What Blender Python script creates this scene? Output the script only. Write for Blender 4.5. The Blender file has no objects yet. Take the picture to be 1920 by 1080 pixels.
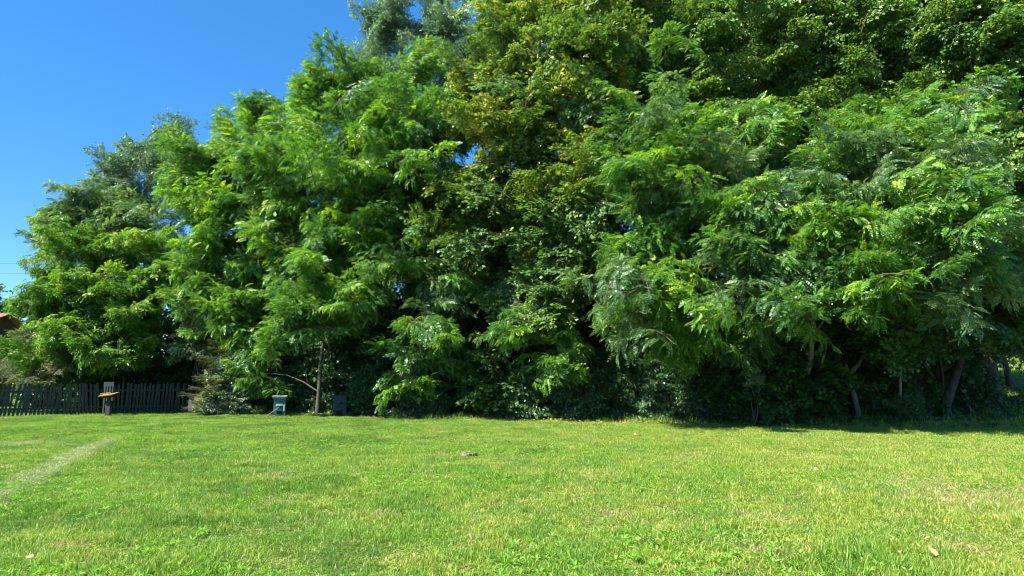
import bpy, math, random
import numpy as np

rs = np.random.RandomState(7)
random.seed(7)
C = bpy.context.scene.collection
scene = bpy.context.scene
R = math.radians

# ------------------------------------------------------------------ camera
F_PX, PITCH, CAM_Z = 1280.0, R(7.1), 1.6
cam_d = bpy.data.cameras.new('camera')
cam = bpy.data.objects.new('camera', cam_d)
C.objects.link(cam)
cam.location = (0, 0, CAM_Z)
cam.rotation_euler = (R(90) + PITCH, 0, 0)
cam_d.sensor_width = 36.0
cam_d.lens = 36.0 * F_PX / 1920.0
cam_d.clip_end = 2000
cam_d.clip_start = 0.05
scene.camera = cam

# ------------------------------------------------------------------ sky and sun
SUN = np.array([-0.65, -0.35, 0.0])
SUN_EL = R(49)
SUN[:2] *= math.cos(SUN_EL) / np.linalg.norm(SUN[:2])
SUN[2] = math.sin(SUN_EL)
world = bpy.data.worlds.new('World')
scene.world = world
world.use_nodes = True
wn, wl = world.node_tree.nodes, world.node_tree.links
wn.clear()
w_out = wn.new('ShaderNodeOutputWorld')
w_bg = wn.new('ShaderNodeBackground')
w_sky = wn.new('ShaderNodeTexSky')
w_sky.sky_type = 'NISHITA'
w_sky.sun_disc = False
w_sky.sun_elevation = SUN_EL
w_sky.sun_rotation = math.atan2(SUN[0], SUN[1])
w_sky.altitude = 4000
w_sky.air_density = 0.7
w_sky.dust_density = 0.0
w_sky.ozone_density = 1.5
w_hs = wn.new('ShaderNodeHueSaturation')
w_hs.inputs['Saturation'].default_value = 1.72
w_hs.inputs['Hue'].default_value = 0.503
w_hs.inputs['Value'].default_value = 1.32
w_gm = wn.new('ShaderNodeGamma')
w_gm.inputs['Gamma'].default_value = 0.6
w_bg.inputs['Strength'].default_value = 0.15
wl.new(w_sky.outputs[0], w_gm.inputs['Color'])
wl.new(w_gm.outputs[0], w_hs.inputs['Color'])
wl.new(w_hs.outputs[0], w_bg.inputs['Color'])
wl.new(w_bg.outputs[0], w_out.inputs['Surface'])

sun_d = bpy.data.lights.new('sun', 'SUN')
sun_d.energy = 5.0
sun_d.angle = R(0.5)
sun_d.color = (1.0, 0.95, 0.86)
sun = bpy.data.objects.new('sun', sun_d)
C.objects.link(sun)
from mathutils import Vector, Matrix
sun.rotation_euler = Vector(-SUN).to_track_quat('-Z', 'Y').to_euler()
sun.location = (-20, -10, 30)

scene.view_settings.view_transform = 'Standard'
scene.view_settings.look = 'None'
scene.view_settings.gamma = 1.0
scene.view_settings.exposure = 1.58
scene.view_settings.use_curve_mapping = False
scene.cycles.pixel_filter_type = 'BLACKMAN_HARRIS'
scene.cycles.filter_width = 1.0
scene.cycles.max_bounces = 12
scene.cycles.diffuse_bounces = 7
scene.cycles.transmission_bounces = 8


# ------------------------------------------------------------------ helpers
def P(u, v, Y):
    """point of the place seen at photo pixel (u, v) at the distance Y"""
    a, b = (u - 960) / F_PX, (540 - v) / F_PX
    dy = math.cos(PITCH) - b * math.sin(PITCH)
    dz = math.sin(PITCH) + b * math.cos(PITCH)
    return np.array([a / dy * Y, Y, CAM_Z + dz / dy * Y])


def smooth(a, b, x):
    t = np.clip((np.asarray(x, float) - a) / (b - a), 0, 1)
    return t * t * (3 - 2 * t)


def height(x, y):
    x = np.asarray(x, float)
    y = np.asarray(y, float)
    bump = 0.02 * np.sin(x * 0.7 + 1) * np.sin(y * 0.55) + 0.012 * np.sin(x * 1.9 + y * 1.3)
    bank = smooth(13.5, 18.5, x) * (1.35 * smooth(23.5, 30.5, y) + 2.6 * smooth(38, 80, y))
    far = 2.0 * smooth(70, 300, y)
    return bump * smooth(2, 6, y) + bank + far


def tag(o, label=None, cat=None, group=None, kind=None):
    if label: o['label'] = label
    if cat: o['category'] = cat
    if group: o['group'] = group
    if kind: o['kind'] = kind
    return o


def empty(name, loc=(0, 0, 0), rz=0):
    o = bpy.data.objects.new(name, None)
    C.objects.link(o)
    o.location = loc
    o.rotation_euler = (0, 0, rz)
    o.empty_display_size = 0.1
    return o


class MB:
    """collects vertices and quads and links them as one mesh"""

    def __init__(self):
        self.V, self.F, self.M, self.T, self.n = [], [], [], [], 0

    def add(self, v, f, mat=0, tint=0.5):
        v = np.asarray(v, float).reshape(-1, 3)
        f = np.asarray(f, int).reshape(-1, 4)
        self.V.append(v)
        self.F.append(f + self.n)
        self.M.append(np.full(len(f), mat))
        self.T.append(np.broadcast_to(np.asarray(tint, float), (len(v),)).copy())
        self.n += len(v)

    def box(self, c, s, rot=None, mat=0, tint=0.5):
        h = np.array(s) / 2.0
        v = np.array([[x, y, z] for x in (-1, 1) for y in (-1, 1) for z in (-1, 1)]) * h
        if rot is not None: v = v @ np.asarray(rot).T
        self.add(v + np.array(c), [[0, 1, 3, 2], [4, 6, 7, 5], [0, 4, 5, 1], [2, 3, 7, 6], [0, 2, 6, 4], [1, 5, 7, 3]], mat, tint)

    def tube(self, pts, rad, n=6, mat=0, tint=0.5, rough=0.0):
        pts = np.asarray(pts, float)
        rad = np.broadcast_to(np.asarray(rad, float), (len(pts),))
        d = np.gradient(pts, axis=0)
        d /= np.linalg.norm(d, axis=1)[:, None] + 1e-9
        ref = np.array([0.31, 0.95, 0.05]) if abs(d[0][2]) > 0.6 else np.array([0.05, 0.1, 1.0])
        rings = []
        for i, p in enumerate(pts):
            a = np.cross(d[i], ref); a /= np.linalg.norm(a) + 1e-9
            b = np.cross(d[i], a)
            t = np.arange(n) / n * 2 * math.pi
            rr = rad[i] * (1 + rough * (rs.rand(n) - 0.5))
            rings.append(p + (np.cos(t) * rr)[:, None] * a + (np.sin(t) * rr)[:, None] * b)
        v = np.concatenate(rings)
        f = []
        for i in range(len(pts) - 1):
            for k in range(n):
                f.append([i * n + k, i * n + (k + 1) % n, (i + 1) * n + (k + 1) % n, (i + 1) * n + k])
        self.add(v, f, mat, tint)

    def mesh(self, name, mats, smooth_shade=False):
        V = np.concatenate(self.V); F = np.concatenate(self.F); M = np.concatenate(self.M); T = np.concatenate(self.T)
        me = bpy.data.meshes.new(name)
        me.vertices.add(len(V)); me.vertices.foreach_set('co', V.astype(np.float32).ravel())
        me.loops.add(F.size); me.loops.foreach_set('vertex_index', F.astype(np.int32).ravel())
        me.polygons.add(len(F)); me.polygons.foreach_set('loop_start', np.arange(0, F.size, 4, dtype=np.int32))
        me.polygons.foreach_set('material_index', M.astype(np.int32))
        me.update(calc_edges=True)
        me.polygons.foreach_set('use_smooth', np.full(len(F), smooth_shade))
        a = me.attributes.new('tint', 'FLOAT', 'POINT'); a.data.foreach_set('value', T.astype(np.float32))
        for m in (mats if isinstance(mats, (list, tuple)) else [mats]): me.materials.append(m)
        return me

    def build(self, name, mats, parent=None, smooth_shade=False):
        o = bpy.data.objects.new(name, self.mesh(name, mats, smooth_shade))
        C.objects.link(o)
        o.parent = parent
        return o


def unit(v):
    v = np.asarray(v, float)
    return v / (np.linalg.norm(v) + 1e-9)


def frame(d, up=(0, 0, 1), roll=0.0):
    x = unit(d)
    y = np.cross(up, x)
    if np.linalg.norm(y) < 1e-3: y = np.cross((0, 1, 0), x)
    y = unit(y)
    z = np.cross(x, y)
    if roll:
        c, s = math.cos(roll), math.sin(roll)
        y, z = c * y + s * z, -s * y + c * z
    return np.stack([x, y, z], axis=1)


# ------------------------------------------------------------------ materials
def new_mat(name):
    m = bpy.data.materials.new(name)
    m.use_nodes = True
    n, l = m.node_tree.nodes, m.node_tree.links
    n.clear()
    out = n.new('ShaderNodeOutputMaterial')
    return m, n, l, out


def ramp(n, stops):
    r = n.new('ShaderNodeValToRGB')
    e = r.color_ramp.elements
    while len(e) > 1: e.remove(e[-1])
    e[0].position = stops[0][0]; e[0].color = (*stops[0][1], 1)
    for p, c in stops[1:]:
        x = e.new(p); x.color = (*c, 1)
    return r


def leaf_mat(name, stops, trans=0.4, rough=0.42, tcol=(1.35, 1.25, 0.5), spec=0.5, gain=1.6):
    """leaf blade: reflects, shines a little and lets light through; tint differs leaf by leaf and bough by bough"""
    m, n, l, out = new_mat(name)
    at = n.new('ShaderNodeAttribute'); at.attribute_name = 'tint'
    oi = n.new('ShaderNodeObjectInfo')
    tc = n.new('ShaderNodeNewGeometry')
    nz = n.new('ShaderNodeTexNoise'); nz.inputs['Scale'].default_value = 0.55; nz.inputs['Detail'].default_value = 2
    l.new(tc.outputs['Position'], nz.inputs['Vector'])
    m1 = n.new('ShaderNodeMath'); m1.operation = 'MULTIPLY_ADD'
    l.new(oi.outputs['Random'], m1.inputs[0]); m1.inputs[1].default_value = 0.34; m1.inputs[2].default_value = -0.17
    m2 = n.new('ShaderNodeMath'); m2.operation = 'ADD'
    l.new(at.outputs['Fac'], m2.inputs[0]); l.new(m1.outputs[0], m2.inputs[1])
    m3 = n.new('ShaderNodeMath'); m3.operation = 'MULTIPLY_ADD'
    l.new(nz.outputs['Fac'], m3.inputs[0]); m3.inputs[1].default_value = 0.9; m3.inputs[2].default_value = -0.45
    m4 = n.new('ShaderNodeMath'); m4.operation = 'ADD'; m4.use_clamp = True
    l.new(m2.outputs[0], m4.inputs[0]); l.new(m3.outputs[0], m4.inputs[1])
    r = ramp(n, [(p, tuple(min(c * gain, 0.8) for c in col)) for p, col in stops])
    l.new(m4.outputs[0], r.inputs['Fac'])
    bs = n.new('ShaderNodeBsdfPrincipled')
    l.new(r.outputs['Color'], bs.inputs['Base Color'])
    bs.inputs['Roughness'].default_value = rough
    bs.inputs['Specular IOR Level'].default_value = spec
    tm = n.new('ShaderNodeMix'); tm.data_type = 'RGBA'; tm.blend_type = 'MULTIPLY'; tm.inputs[0].default_value = 1.0
    l.new(r.outputs['Color'], tm.inputs[6]); tm.inputs[7].default_value = (*[c * 1.25 for c in tcol], 1)
    tr = n.new('ShaderNodeBsdfTranslucent'); l.new(tm.outputs[2], tr.inputs['Color'])
    mx = n.new('ShaderNodeMixShader'); mx.inputs[0].default_value = trans
    l.new(bs.outputs[0], mx.inputs[1]); l.new(tr.outputs[0], mx.inputs[2])
    l.new(mx.outputs[0], out.inputs['Surface'])
    return m


def solid(name, c1, c2, scale=6.0, rough=0.8, bump=0.3, stretch=(1, 1, 1), detail=6, spec=0.3):
    m, n, l, out = new_mat(name)
    tc = n.new('ShaderNodeTexCoord')
    mp = n.new('ShaderNodeMapping'); mp.inputs['Scale'].default_value = stretch
    l.new(tc.outputs['Object'], mp.inputs['Vector'])
    nz = n.new('ShaderNodeTexNoise'); nz.inputs['Scale'].default_value = scale; nz.inputs['Detail'].default_value = detail
    nz.inputs['Roughness'].default_value = 0.65
    l.new(mp.outputs[0], nz.inputs['Vector'])
    r = ramp(n, [(0.3, c1), (0.7, c2)])
    l.new(nz.outputs['Fac'], r.inputs['Fac'])
    bs = n.new('ShaderNodeBsdfPrincipled')
    bs.inputs['Roughness'].default_value = rough
    bs.inputs['Specular IOR Level'].default_value = spec
    l.new(r.outputs['Color'], bs.inputs['Base Color'])
    bp = n.new('ShaderNodeBump'); bp.inputs['Strength'].default_value = bump; bp.inputs['Distance'].default_value = 0.02
    l.new(nz.outputs['Fac'], bp.inputs['Height']); l.new(bp.outputs[0], bs.inputs['Normal'])
    l.new(bs.outputs[0], out.inputs['Surface'])
    return m


M = {}
M['locust'] = leaf_mat('locust_leaf', [(0.0, (0.030, 0.080, 0.022)), (0.45, (0.048, 0.132, 0.024)), (0.8, (0.085, 0.195, 0.022)), (1.0, (0.18, 0.27, 0.025))], 0.38, 0.38)
M['locust_blue'] = leaf_mat('locust_blue_leaf', [(0.0, (0.030, 0.074, 0.034)), (0.5, (0.055, 0.118, 0.044)), (0.85, (0.09, 0.165, 0.055)), (1.0, (0.17, 0.23, 0.09))], 0.36, 0.36)
M['maple'] = leaf_mat('maple_leaf', [(0.0, (0.036, 0.084, 0.020)), (0.45, (0.068, 0.132, 0.026)), (0.78, (0.125, 0.19, 0.030)), (0.94, (0.20, 0.235, 0.045)), (0.985, (0.42, 0.29, 0.13))], 0.36, 0.42, gain=1.6)
M['maple_green'] = leaf_mat('green_maple_leaf', [(0.0, (0.030, 0.074, 0.022)), (0.5, (0.058, 0.125, 0.028)), (0.9, (0.105, 0.175, 0.040)), (1.0, (0.17, 0.21, 0.06))], 0.34, 0.38)
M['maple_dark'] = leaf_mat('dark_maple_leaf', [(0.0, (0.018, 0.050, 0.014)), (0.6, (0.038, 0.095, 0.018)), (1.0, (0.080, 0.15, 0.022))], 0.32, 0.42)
M['linden'] = leaf_mat('linden_leaf', [(0.0, (0.022, 0.060, 0.016)), (0.55, (0.055, 0.115, 0.022)), (0.9, (0.10, 0.17, 0.028)), (1.0, (0.17, 0.22, 0.045))], 0.36, 0.36, gain=1.85)
M['poplar'] = leaf_mat('poplar_leaf', [(0.0, (0.030, 0.065, 0.038)), (0.6, (0.060, 0.115, 0.055)), (0.85, (0.13, 0.18, 0.10)), (1.0, (0.26, 0.30, 0.22))], 0.34, 0.45, (1.1, 1.1, 0.7), gain=2.1)
M['walnut'] = leaf_mat('walnut_leaf', [(0.0, (0.026, 0.080, 0.016)), (0.5, (0.060, 0.145, 0.018)), (0.9, (0.105, 0.20, 0.022)), (1.0, (0.20, 0.26, 0.06))], 0.38, 0.38)
M['plum'] = leaf_mat('plum_leaf', [(0.0, (0.035, 0.055, 0.022)), (0.5, (0.075, 0.115, 0.035)), (0.85, (0.13, 0.17, 0.06)), (1.0, (0.16, 0.12, 0.07))], 0.3, 0.5)
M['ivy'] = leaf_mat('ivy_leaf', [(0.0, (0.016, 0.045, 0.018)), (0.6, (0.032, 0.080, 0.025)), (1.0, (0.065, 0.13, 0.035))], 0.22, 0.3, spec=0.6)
M['pale'] = leaf_mat('pale_shrub_leaf', [(0.0, (0.055, 0.10, 0.04)), (0.6, (0.12, 0.17, 0.08)), (1.0, (0.28, 0.30, 0.18))], 0.3, 0.45)
M['gold'] = leaf_mat('golden_shrub_leaf', [(0.0, (0.12, 0.16, 0.02)), (0.6, (0.24, 0.26, 0.03)), (1.0, (0.38, 0.32, 0.06))], 0.4, 0.5)
M['needle'] = leaf_mat('conifer_needle', [(0.0, (0.022, 0.050, 0.022)), (0.6, (0.050, 0.080, 0.028)), (1.0, (0.13, 0.14, 0.05))], 0.2, 0.6, gain=1.0)
M['bark'] = solid('bark', (0.045, 0.038, 0.028), (0.14, 0.12, 0.09), 9, 0.9, 0.8, (1, 1, 0.25))
M['bark_pale'] = solid('pale_bark', (0.12, 0.12, 0.085), (0.27, 0.26, 0.19), 9, 0.85, 0.6, (1, 1, 0.25))
M['twig'] = solid('twig_bark', (0.06, 0.045, 0.03), (0.13, 0.10, 0.07), 12, 0.9, 0.2)
M['fence'] = solid('weathered_picket', (0.022, 0.026, 0.020), (0.070, 0.074, 0.058), 7, 0.85, 0.5, (3, 3, 0.5))
M['fence_sunlit'] = solid('sunlit_picket', (0.34, 0.29, 0.25), (0.50, 0.44, 0.39), 7, 0.8, 0.4, (0.6, 3, 3))  # pale tone holds the sunlight on the picket tops
M['shed'] = solid('brown_boards', (0.055, 0.026, 0.012), (0.13, 0.065, 0.030), 5, 0.8, 0.5, (3, 3, 0.3))
M['tile'] = solid('clay_tile', (0.30, 0.14, 0.08), (0.46, 0.27, 0.18), 6, 0.85, 0.3)
M['teal'] = solid('teal_paint', (0.012, 0.085, 0.080), (0.03, 0.135, 0.125), 6, 0.55, 0.25)
M['white'] = solid('chipped_white_paint', (0.25, 0.31, 0.30), (0.46, 0.50, 0.48), 14, 0.6, 0.3)
M['raw'] = solid('raw_pine', (0.40, 0.29, 0.19), (0.60, 0.45, 0.31), 10, 0.8, 0.3, (0.3, 3, 3))
M['greyblue'] = solid('grey_blue_paint', (0.025, 0.030, 0.040), (0.055, 0.060, 0.075), 6, 0.7, 0.25)
M['mauve'] = solid('mauve_grey_board', (0.09, 0.075, 0.08), (0.17, 0.14, 0.15), 6, 0.7, 0.25)
M['rust'] = solid('reddish_lid', (0.33, 0.17, 0.12), (0.50, 0.29, 0.22), 8, 0.7, 0.3)
M['orange'] = solid('orange_lichen_board', (0.10, 0.06, 0.03), (0.62, 0.33, 0.06), 5, 0.7, 0.4)
M['felt'] = solid('grey_roof_felt', (0.20, 0.21, 0.17), (0.34, 0.34, 0.28), 9, 0.8, 0.3)
M['dark'] = solid('dark_slot', (0.015, 0.014, 0.012), (0.03, 0.028, 0.025), 5, 0.9, 0.1)
M['road'] = solid('grey_road', (0.20, 0.19, 0.185), (0.30, 0.285, 0.27), 14, 0.9, 0.3)
M['wire'] = solid('wire', (0.03, 0.03, 0.03), (0.05, 0.05, 0.05), 4, 0.6, 0)
M['render'] = solid('pale_blue_render', (0.45, 0.52, 0.58), (0.55, 0.61, 0.66), 3, 0.8, 0.1)
M['deadleaf'] = leaf_mat('dead_leaf', [(0.0, (0.20, 0.10, 0.04)), (0.5, (0.36, 0.20, 0.09)), (1.0, (0.55, 0.40, 0.24))], 0.1, 0.7, (1, 1, 1))
M['clod'] = solid('dry_soil', (0.10, 0.075, 0.05), (0.36, 0.30, 0.23), 40, 0.95, 0.6)


def lawn_colour(n, l, darker=1.0):
    """patchy lawn colour from the place in the garden: lush, yellowish and dry areas and the worn track"""
    g = n.new('ShaderNodeNewGeometry')
    def noise(scale, det=3, off=0.0):
        mp = n.new('ShaderNodeMapping'); mp.inputs['Location'].default_value = (off, off * 0.7, 0); mp.inputs['Scale'].default_value = (1, 1, 0.0)
        l.new(g.outputs['Position'], mp.inputs['Vector'])
        z = n.new('ShaderNodeTexNoise'); z.inputs['Scale'].default_value = scale; z.inputs['Detail'].default_value = det
        z.inputs['Roughness'].default_value = 0.6
        l.new(mp.outputs[0], z.inputs['Vector'])
        return z.outputs['Fac']
    def maprange(x, a, b):
        r = n.new('ShaderNodeMapRange'); r.interpolation_type = 'SMOOTHSTEP'
        r.inputs['From Min'].default_value = a; r.inputs['From Max'].default_value = b
        l.new(x, r.inputs['Value']); return r.outputs[0]
    def math_(op, a, b=None, c=None, clamp=False):
        m = n.new('ShaderNodeMath'); m.operation = op; m.use_clamp = clamp
        for i, x in enumerate((a, b, c)):
            if x is None: continue
            if isinstance(x, (int, float)): m.inputs[i].default_value = x
            else: l.new(x, m.inputs[i])
        return m.outputs[0]
    def mix(f, a, b):
        m = n.new('ShaderNodeMix'); m.data_type = 'RGBA'
        if isinstance(f, (int, float)): m.inputs[0].default_value = f
        else: l.new(f, m.inputs[0])
        for i, x in ((6, a), (7, b)):
            if isinstance(x, tuple): m.inputs[i].default_value = (*[c * darker for c in x], 1)
            else: l.new(x, m.inputs[i])
        return m.outputs[2]
    sp = n.new('ShaderNodeSeparateXYZ'); l.new(g.outputs['Position'], sp.inputs[0])
    X, Y = sp.outputs['X'], sp.outputs['Y']
    lush, mid, yel, dry, pale = (0.098, 0.222, 0.026), (0.168, 0.308, 0.040), (0.262, 0.358, 0.056), (0.44, 0.37, 0.20), (0.32, 0.38, 0.19)
    # more yellow to the right
    side = maprange(X, -7.0, 9.0)
    a = math_('ADD', noise(0.45, 3, 3.1), math_('MULTIPLY', side, 0.22))
    c = mix(maprange(a, 0.40, 0.58), lush, mid)
    b = math_('ADD', noise(1.1, 4, 9.0), math_('MULTIPLY', side, 0.20))
    c = mix(maprange(b, 0.50, 0.72), c, yel)
    # small dark tufts
    c = mix(math_('MULTIPLY', maprange(noise(3.4, 3, 21.0), 0.56, 0.70), 0.55), c, lush)
    # dry patches
    d = math_('MULTIPLY', maprange(noise(0.9, 4, 15.0), 0.54, 0.72), maprange(noise(7.0, 3, 2.0), 0.40, 0.62))
    c = mix(math_('MULTIPLY', d, 0.75), c, dry)
    # the dry patch at the right
    dx = math_('MULTIPLY', math_('SUBTRACT', X, 6.1), 0.75); dy = math_('MULTIPLY', math_('SUBTRACT', Y, 9.3), 0.6)
    rr = math_('SQRT', math_('ADD', math_('MULTIPLY', dx, dx), math_('MULTIPLY', dy, dy)))
    rr = math_('ADD', rr, math_('MULTIPLY', noise(2.0, 4, 5.0), 1.2))
    e = math_('SUBTRACT', 1.0, maprange(rr, 0.8, 2.0))
    c = mix(math_('MULTIPLY', math_('MULTIPLY', e, maprange(noise(5.0, 3, 8.0), 0.38, 0.6)), 0.5), c, dry)
    # the worn track on the left: distance to the line from (-6.7, 8.9) to (-9.9, 17)
    ax, ay, bx, by = -6.55, 8.5, -9.9, 17.2
    ln = math.hypot(bx - ax, by - ay); tx, ty = (bx - ax) / ln, (by - ay) / ln
    dist = math_('ADD', math_('MULTIPLY', math_('SUBTRACT', X, ax), -ty), math_('MULTIPLY', math_('SUBTRACT', Y, ay), tx))
    dist = math_('ABSOLUTE', math_('ADD', dist, math_('MULTIPLY', math_('SUBTRACT', noise(1.2, 3, 1.0), 0.5), 0.5)))
    t = math_('MULTIPLY', math_('SUBTRACT', 1.0, maprange(dist, 0.08, 0.36)), math_('SUBTRACT', 1.0, maprange(Y, 16.0, 19.0)))
    c = mix(math_('MULTIPLY', t, 0.62), c, pale)
    # a second, short worn streak beside it
    dx = math_('MULTIPLY', math_('SUBTRACT', X, -11.6), 0.55); dy = math_('MULTIPLY', math_('SUBTRACT', Y, 15.8), 1.3)
    rr = math_('SQRT', math_('ADD', math_('MULTIPLY', dx, dx), math_('MULTIPLY', dy, dy)))
    rr = math_('ADD', rr, math_('MULTIPLY', noise(2.0, 3, 4.0), 0.8))
    c = mix(math_('MULTIPLY', math_('SUBTRACT', 1.0, maprange(rr, 0.5, 1.5)), 0.45), c, pale)
    return c, mix, maprange, math_


def grass_mat():
    m, n, l, out = new_mat('grass_blade')
    c, mix, mr, mt = lawn_colour(n, l)
    at = n.new('ShaderNodeAttribute'); at.attribute_name = 'tint'
    r = ramp(n, [(0.0, (0.55, 0.62, 0.5)), (0.5, (1, 1, 1)), (0.9, (1.5, 1.35, 1.6)), (1.0, (2.4, 1.75, 3.2))])
    l.new(at.outputs['Fac'], r.inputs['Fac'])
    mm = n.new('ShaderNodeMix'); mm.data_type = 'RGBA'; mm.blend_type = 'MULTIPLY'; mm.inputs[0].default_value = 1
    l.new(c, mm.inputs[6]); l.new(r.outputs['Color'], mm.inputs[7])
    bs = n.new('ShaderNodeBsdfPrincipled'); bs.inputs['Roughness'].default_value = 0.45; bs.inputs['Specular IOR Level'].default_value = 0.35
    l.new(mm.outputs[2], bs.inputs['Base Color'])
    t2 = n.new('ShaderNodeMix'); t2.data_type = 'RGBA'; t2.blend_type = 'MULTIPLY'; t2.inputs[0].default_value = 1
    l.new(mm.outputs[2], t2.inputs[6]); t2.inputs[7].default_value = (1.4, 1.35, 0.7, 1)
    tr = n.new('ShaderNodeBsdfTranslucent'); l.new(t2.outputs[2], tr.inputs['Color'])
    mx = n.new('ShaderNodeMixShader'); mx.inputs[0].default_value = 0.4
    l.new(bs.outputs[0], mx.inputs[1]); l.new(tr.outputs[0], mx.inputs[2]); l.new(mx.outputs[0], out.inputs['Surface'])
    return m


def ground_mat():
    m, n, l, out = new_mat('ground_turf')
    c, mix, mr, mt = lawn_colour(n, l, 0.75)
    g = n.new('ShaderNodeNewGeometry')
    z = n.new('ShaderNodeTexNoise'); z.inputs['Scale'].default_value = 30; z.inputs['Detail'].default_value = 5
    l.new(g.outputs['Position'], z.inputs['Vector'])
    soil = mix(mr(z.outputs['Fac'], 0.42, 0.62), (0.075, 0.055, 0.030), c)
    bs = n.new('ShaderNodeBsdfPrincipled'); bs.inputs['Roughness'].default_value = 0.95; bs.inputs['Specular IOR Level'].default_value = 0.1
    l.new(soil, bs.inputs['Base Color'])
    bp = n.new('ShaderNodeBump'); bp.inputs['Strength'].default_value = 0.6; bp.inputs['Distance'].default_value = 0.03
    l.new(z.outputs['Fac'], bp.inputs['Height']); l.new(bp.outputs[0], bs.inputs['Normal'])
    l.new(bs.outputs[0], out.inputs['Surface'])
    return m


M['grass'] = grass_mat()
M['ground'] = ground_mat()
M['weed'] = leaf_mat('weed_leaf', [(0.0, (0.06, 0.16, 0.014)), (0.6, (0.10, 0.22, 0.02)), (1.0, (0.17, 0.27, 0.05))], 0.35, 0.6, spec=0.2)


# ------------------------------------------------------------------ ground
def grid_sheet(name, xs, ys, dz, mat, kind='structure'):
    X, Y = np.meshgrid(xs, ys)
    V = np.stack([X.ravel(), Y.ravel(), height(X, Y).ravel() + dz], 1)
    nx, ny = len(xs), len(ys)
    i = np.arange(nx - 1)[None, :] + nx * np.arange(ny - 1)[:, None]
    Fq = np.stack([i, i + 1, i + nx + 1, i + nx], -1).reshape(-1, 4)
    b = MB(); b.add(V, Fq)
    o = b.build(name, mat, None, True)
    o['kind'] = kind
    return o


xs = np.concatenate([np.linspace(-900, -60, 20), np.linspace(-55, 55, 130), np.linspace(60, 900, 20)])
ys = np.concatenate([np.linspace(-200, -8, 14), np.linspace(-5, 60, 120), np.linspace(64, 120, 20), np.linspace(140, 1200, 20)])
grid_sheet('ground', xs, ys, 0.0, M['ground'])

# road on the embankment behind the trees, at the right
b = MB()
px = np.linspace(17.5, 60, 40)
yl = 31.2 + 0.10 * (px - 17.5)
V, Fq = [], []
for i, (x, y) in enumerate(zip(px, yl)):
    for w in (0, 1, 2, 3):
        yy = y + w * 1.3
        V.append([x, yy, float(height(x, yy)) + 0.03])
for i in range(len(px) - 1):
    for w in range(3):
        a = i * 4 + w
        Fq.append([a, a + 4, a + 5, a + 1])
b.add(V, Fq)
tag(b.build('road', M['road'], None, True), kind='structure')


# ------------------------------------------------------------------ leaf units (x along the leaf, z up)
def leaflet(p, d, nrm, L, W, fold=0.0, quads=1):
    """one leaf blade from p along d: kite of one quad, or two quads folded on the midrib"""
    d = unit(d); s = unit(np.cross(nrm, d)); nn = np.cross(d, s)
    m = p + d * L * 0.48
    if quads == 1:
        return np.array([p, m - s * W / 2, p + d * L, m + s * W / 2]), [[0, 1, 2, 3]]
    up = nn * fold * W
    return np.array([p, m * 0.62 + p * 0.38 - s * W * 0.46 + up, m * 1.3 - p * 0.3 - s * W * 0.40 + up, p + d * L - nn * L * 0.12,
                     m * 1.3 - p * 0.3 + s * W * 0.40 + up, m * 0.62 + p * 0.38 + s * W * 0.46 + up]), [[0, 1, 2, 3], [0, 3, 4, 5]]


def frond_template(r, pairs, L, LL, LW, droop, quads):
    """compound leaf: curved rachis with pairs of leaflets and one at the tip"""
    b = MB()
    t = np.linspace(0, 1, pairs + 2)
    def pt(s): return np.array([L * s * (1 - 0.12 * s), 0, -droop * L * s * s])
    rp = [pt(s) for s in (0, 0.35, 0.7, 1.0)]
    for a, c in zip(rp[:-1], rp[1:]):
        w = np.array([0, 0.0016, 0])
        b.add([a - w, c - w, c + w, a + w], [[0, 1, 2, 3]], 0, 0.8)
    for i in range(1, pairs + 1):
        s = 0.16 + 0.80 * (i - 0.5) / pairs
        p = pt(s); sz = 0.75 + 0.35 * math.sin(math.pi * (i / (pairs + 1.0)))
        for sd in (-1, 1):
            d = unit([0.32 + 0.25 * r.rand(), sd, -0.15 - 0.35 * r.rand()])
            nrm = unit([r.randn() * 0.2, r.randn() * 0.2 - sd * 0.25, 1])
            v, f = leaflet(p, d, nrm, LL * sz, LW * sz, 0.18, quads)
            b.add(v, f, 0, 0.5 + 0.16 * r.randn())
    v, f = leaflet(pt(1.0), [1, 0, -droop * 1.6], [0.3, 0, 1], LL, LW, 0.18, quads)
    b.add(v, f, 0, 0.55)
    return np.concatenate(b.V), np.concatenate(b.F), np.concatenate(b.T)


def palmate_template(r, S):
    """maple leaf: petiole and five pointed lobes, hanging a little"""
    b = MB()
    L = S * 0.7
    c = np.array([L, 0, -0.10 * S])
    w = np.array([0, 0.0016, 0]); b.add([-w, c - w, c + w, w], [[0, 1, 2, 3]], 0, 0.8)
    for a, ln in ((0, 1.0), (48, 0.88), (-48, 0.88), (102, 0.60), (-102, 0.60)):
        a += r.randn() * 4
        ca, sa = math.cos(R(a)), math.sin(R(a))
        d = np.array([ca, sa, -0.28]); s = np.array([-sa, ca, 0])
        tip = c + d * S * ln
        mid = c + d * S * ln * 0.55
        b.add([c, mid - s * S * 0.26 * ln, tip, mid + s * S * 0.26 * ln], [[0, 1, 2, 3]], 0, 0.5)
    return np.concatenate(b.V), np.concatenate(b.F), np.concatenate(b.T)


def simple_template(r, S, ratio=0.72, petiole=0.35, quads=2, droop=0.4):
    b = MB()
    p = np.array([S * petiole, 0, -S * petiole * droop * 0.5])
    v, f = leaflet(p, unit([1, 0, -droop]), unit([0.3, r.randn() * 0.15, 1]), S, S * ratio, 0.15, quads)
    b.add(v, f, 0, 0.5)
    return np.concatenate(b.V), np.concatenate(b.F), np.concatenate(b.T)


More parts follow.
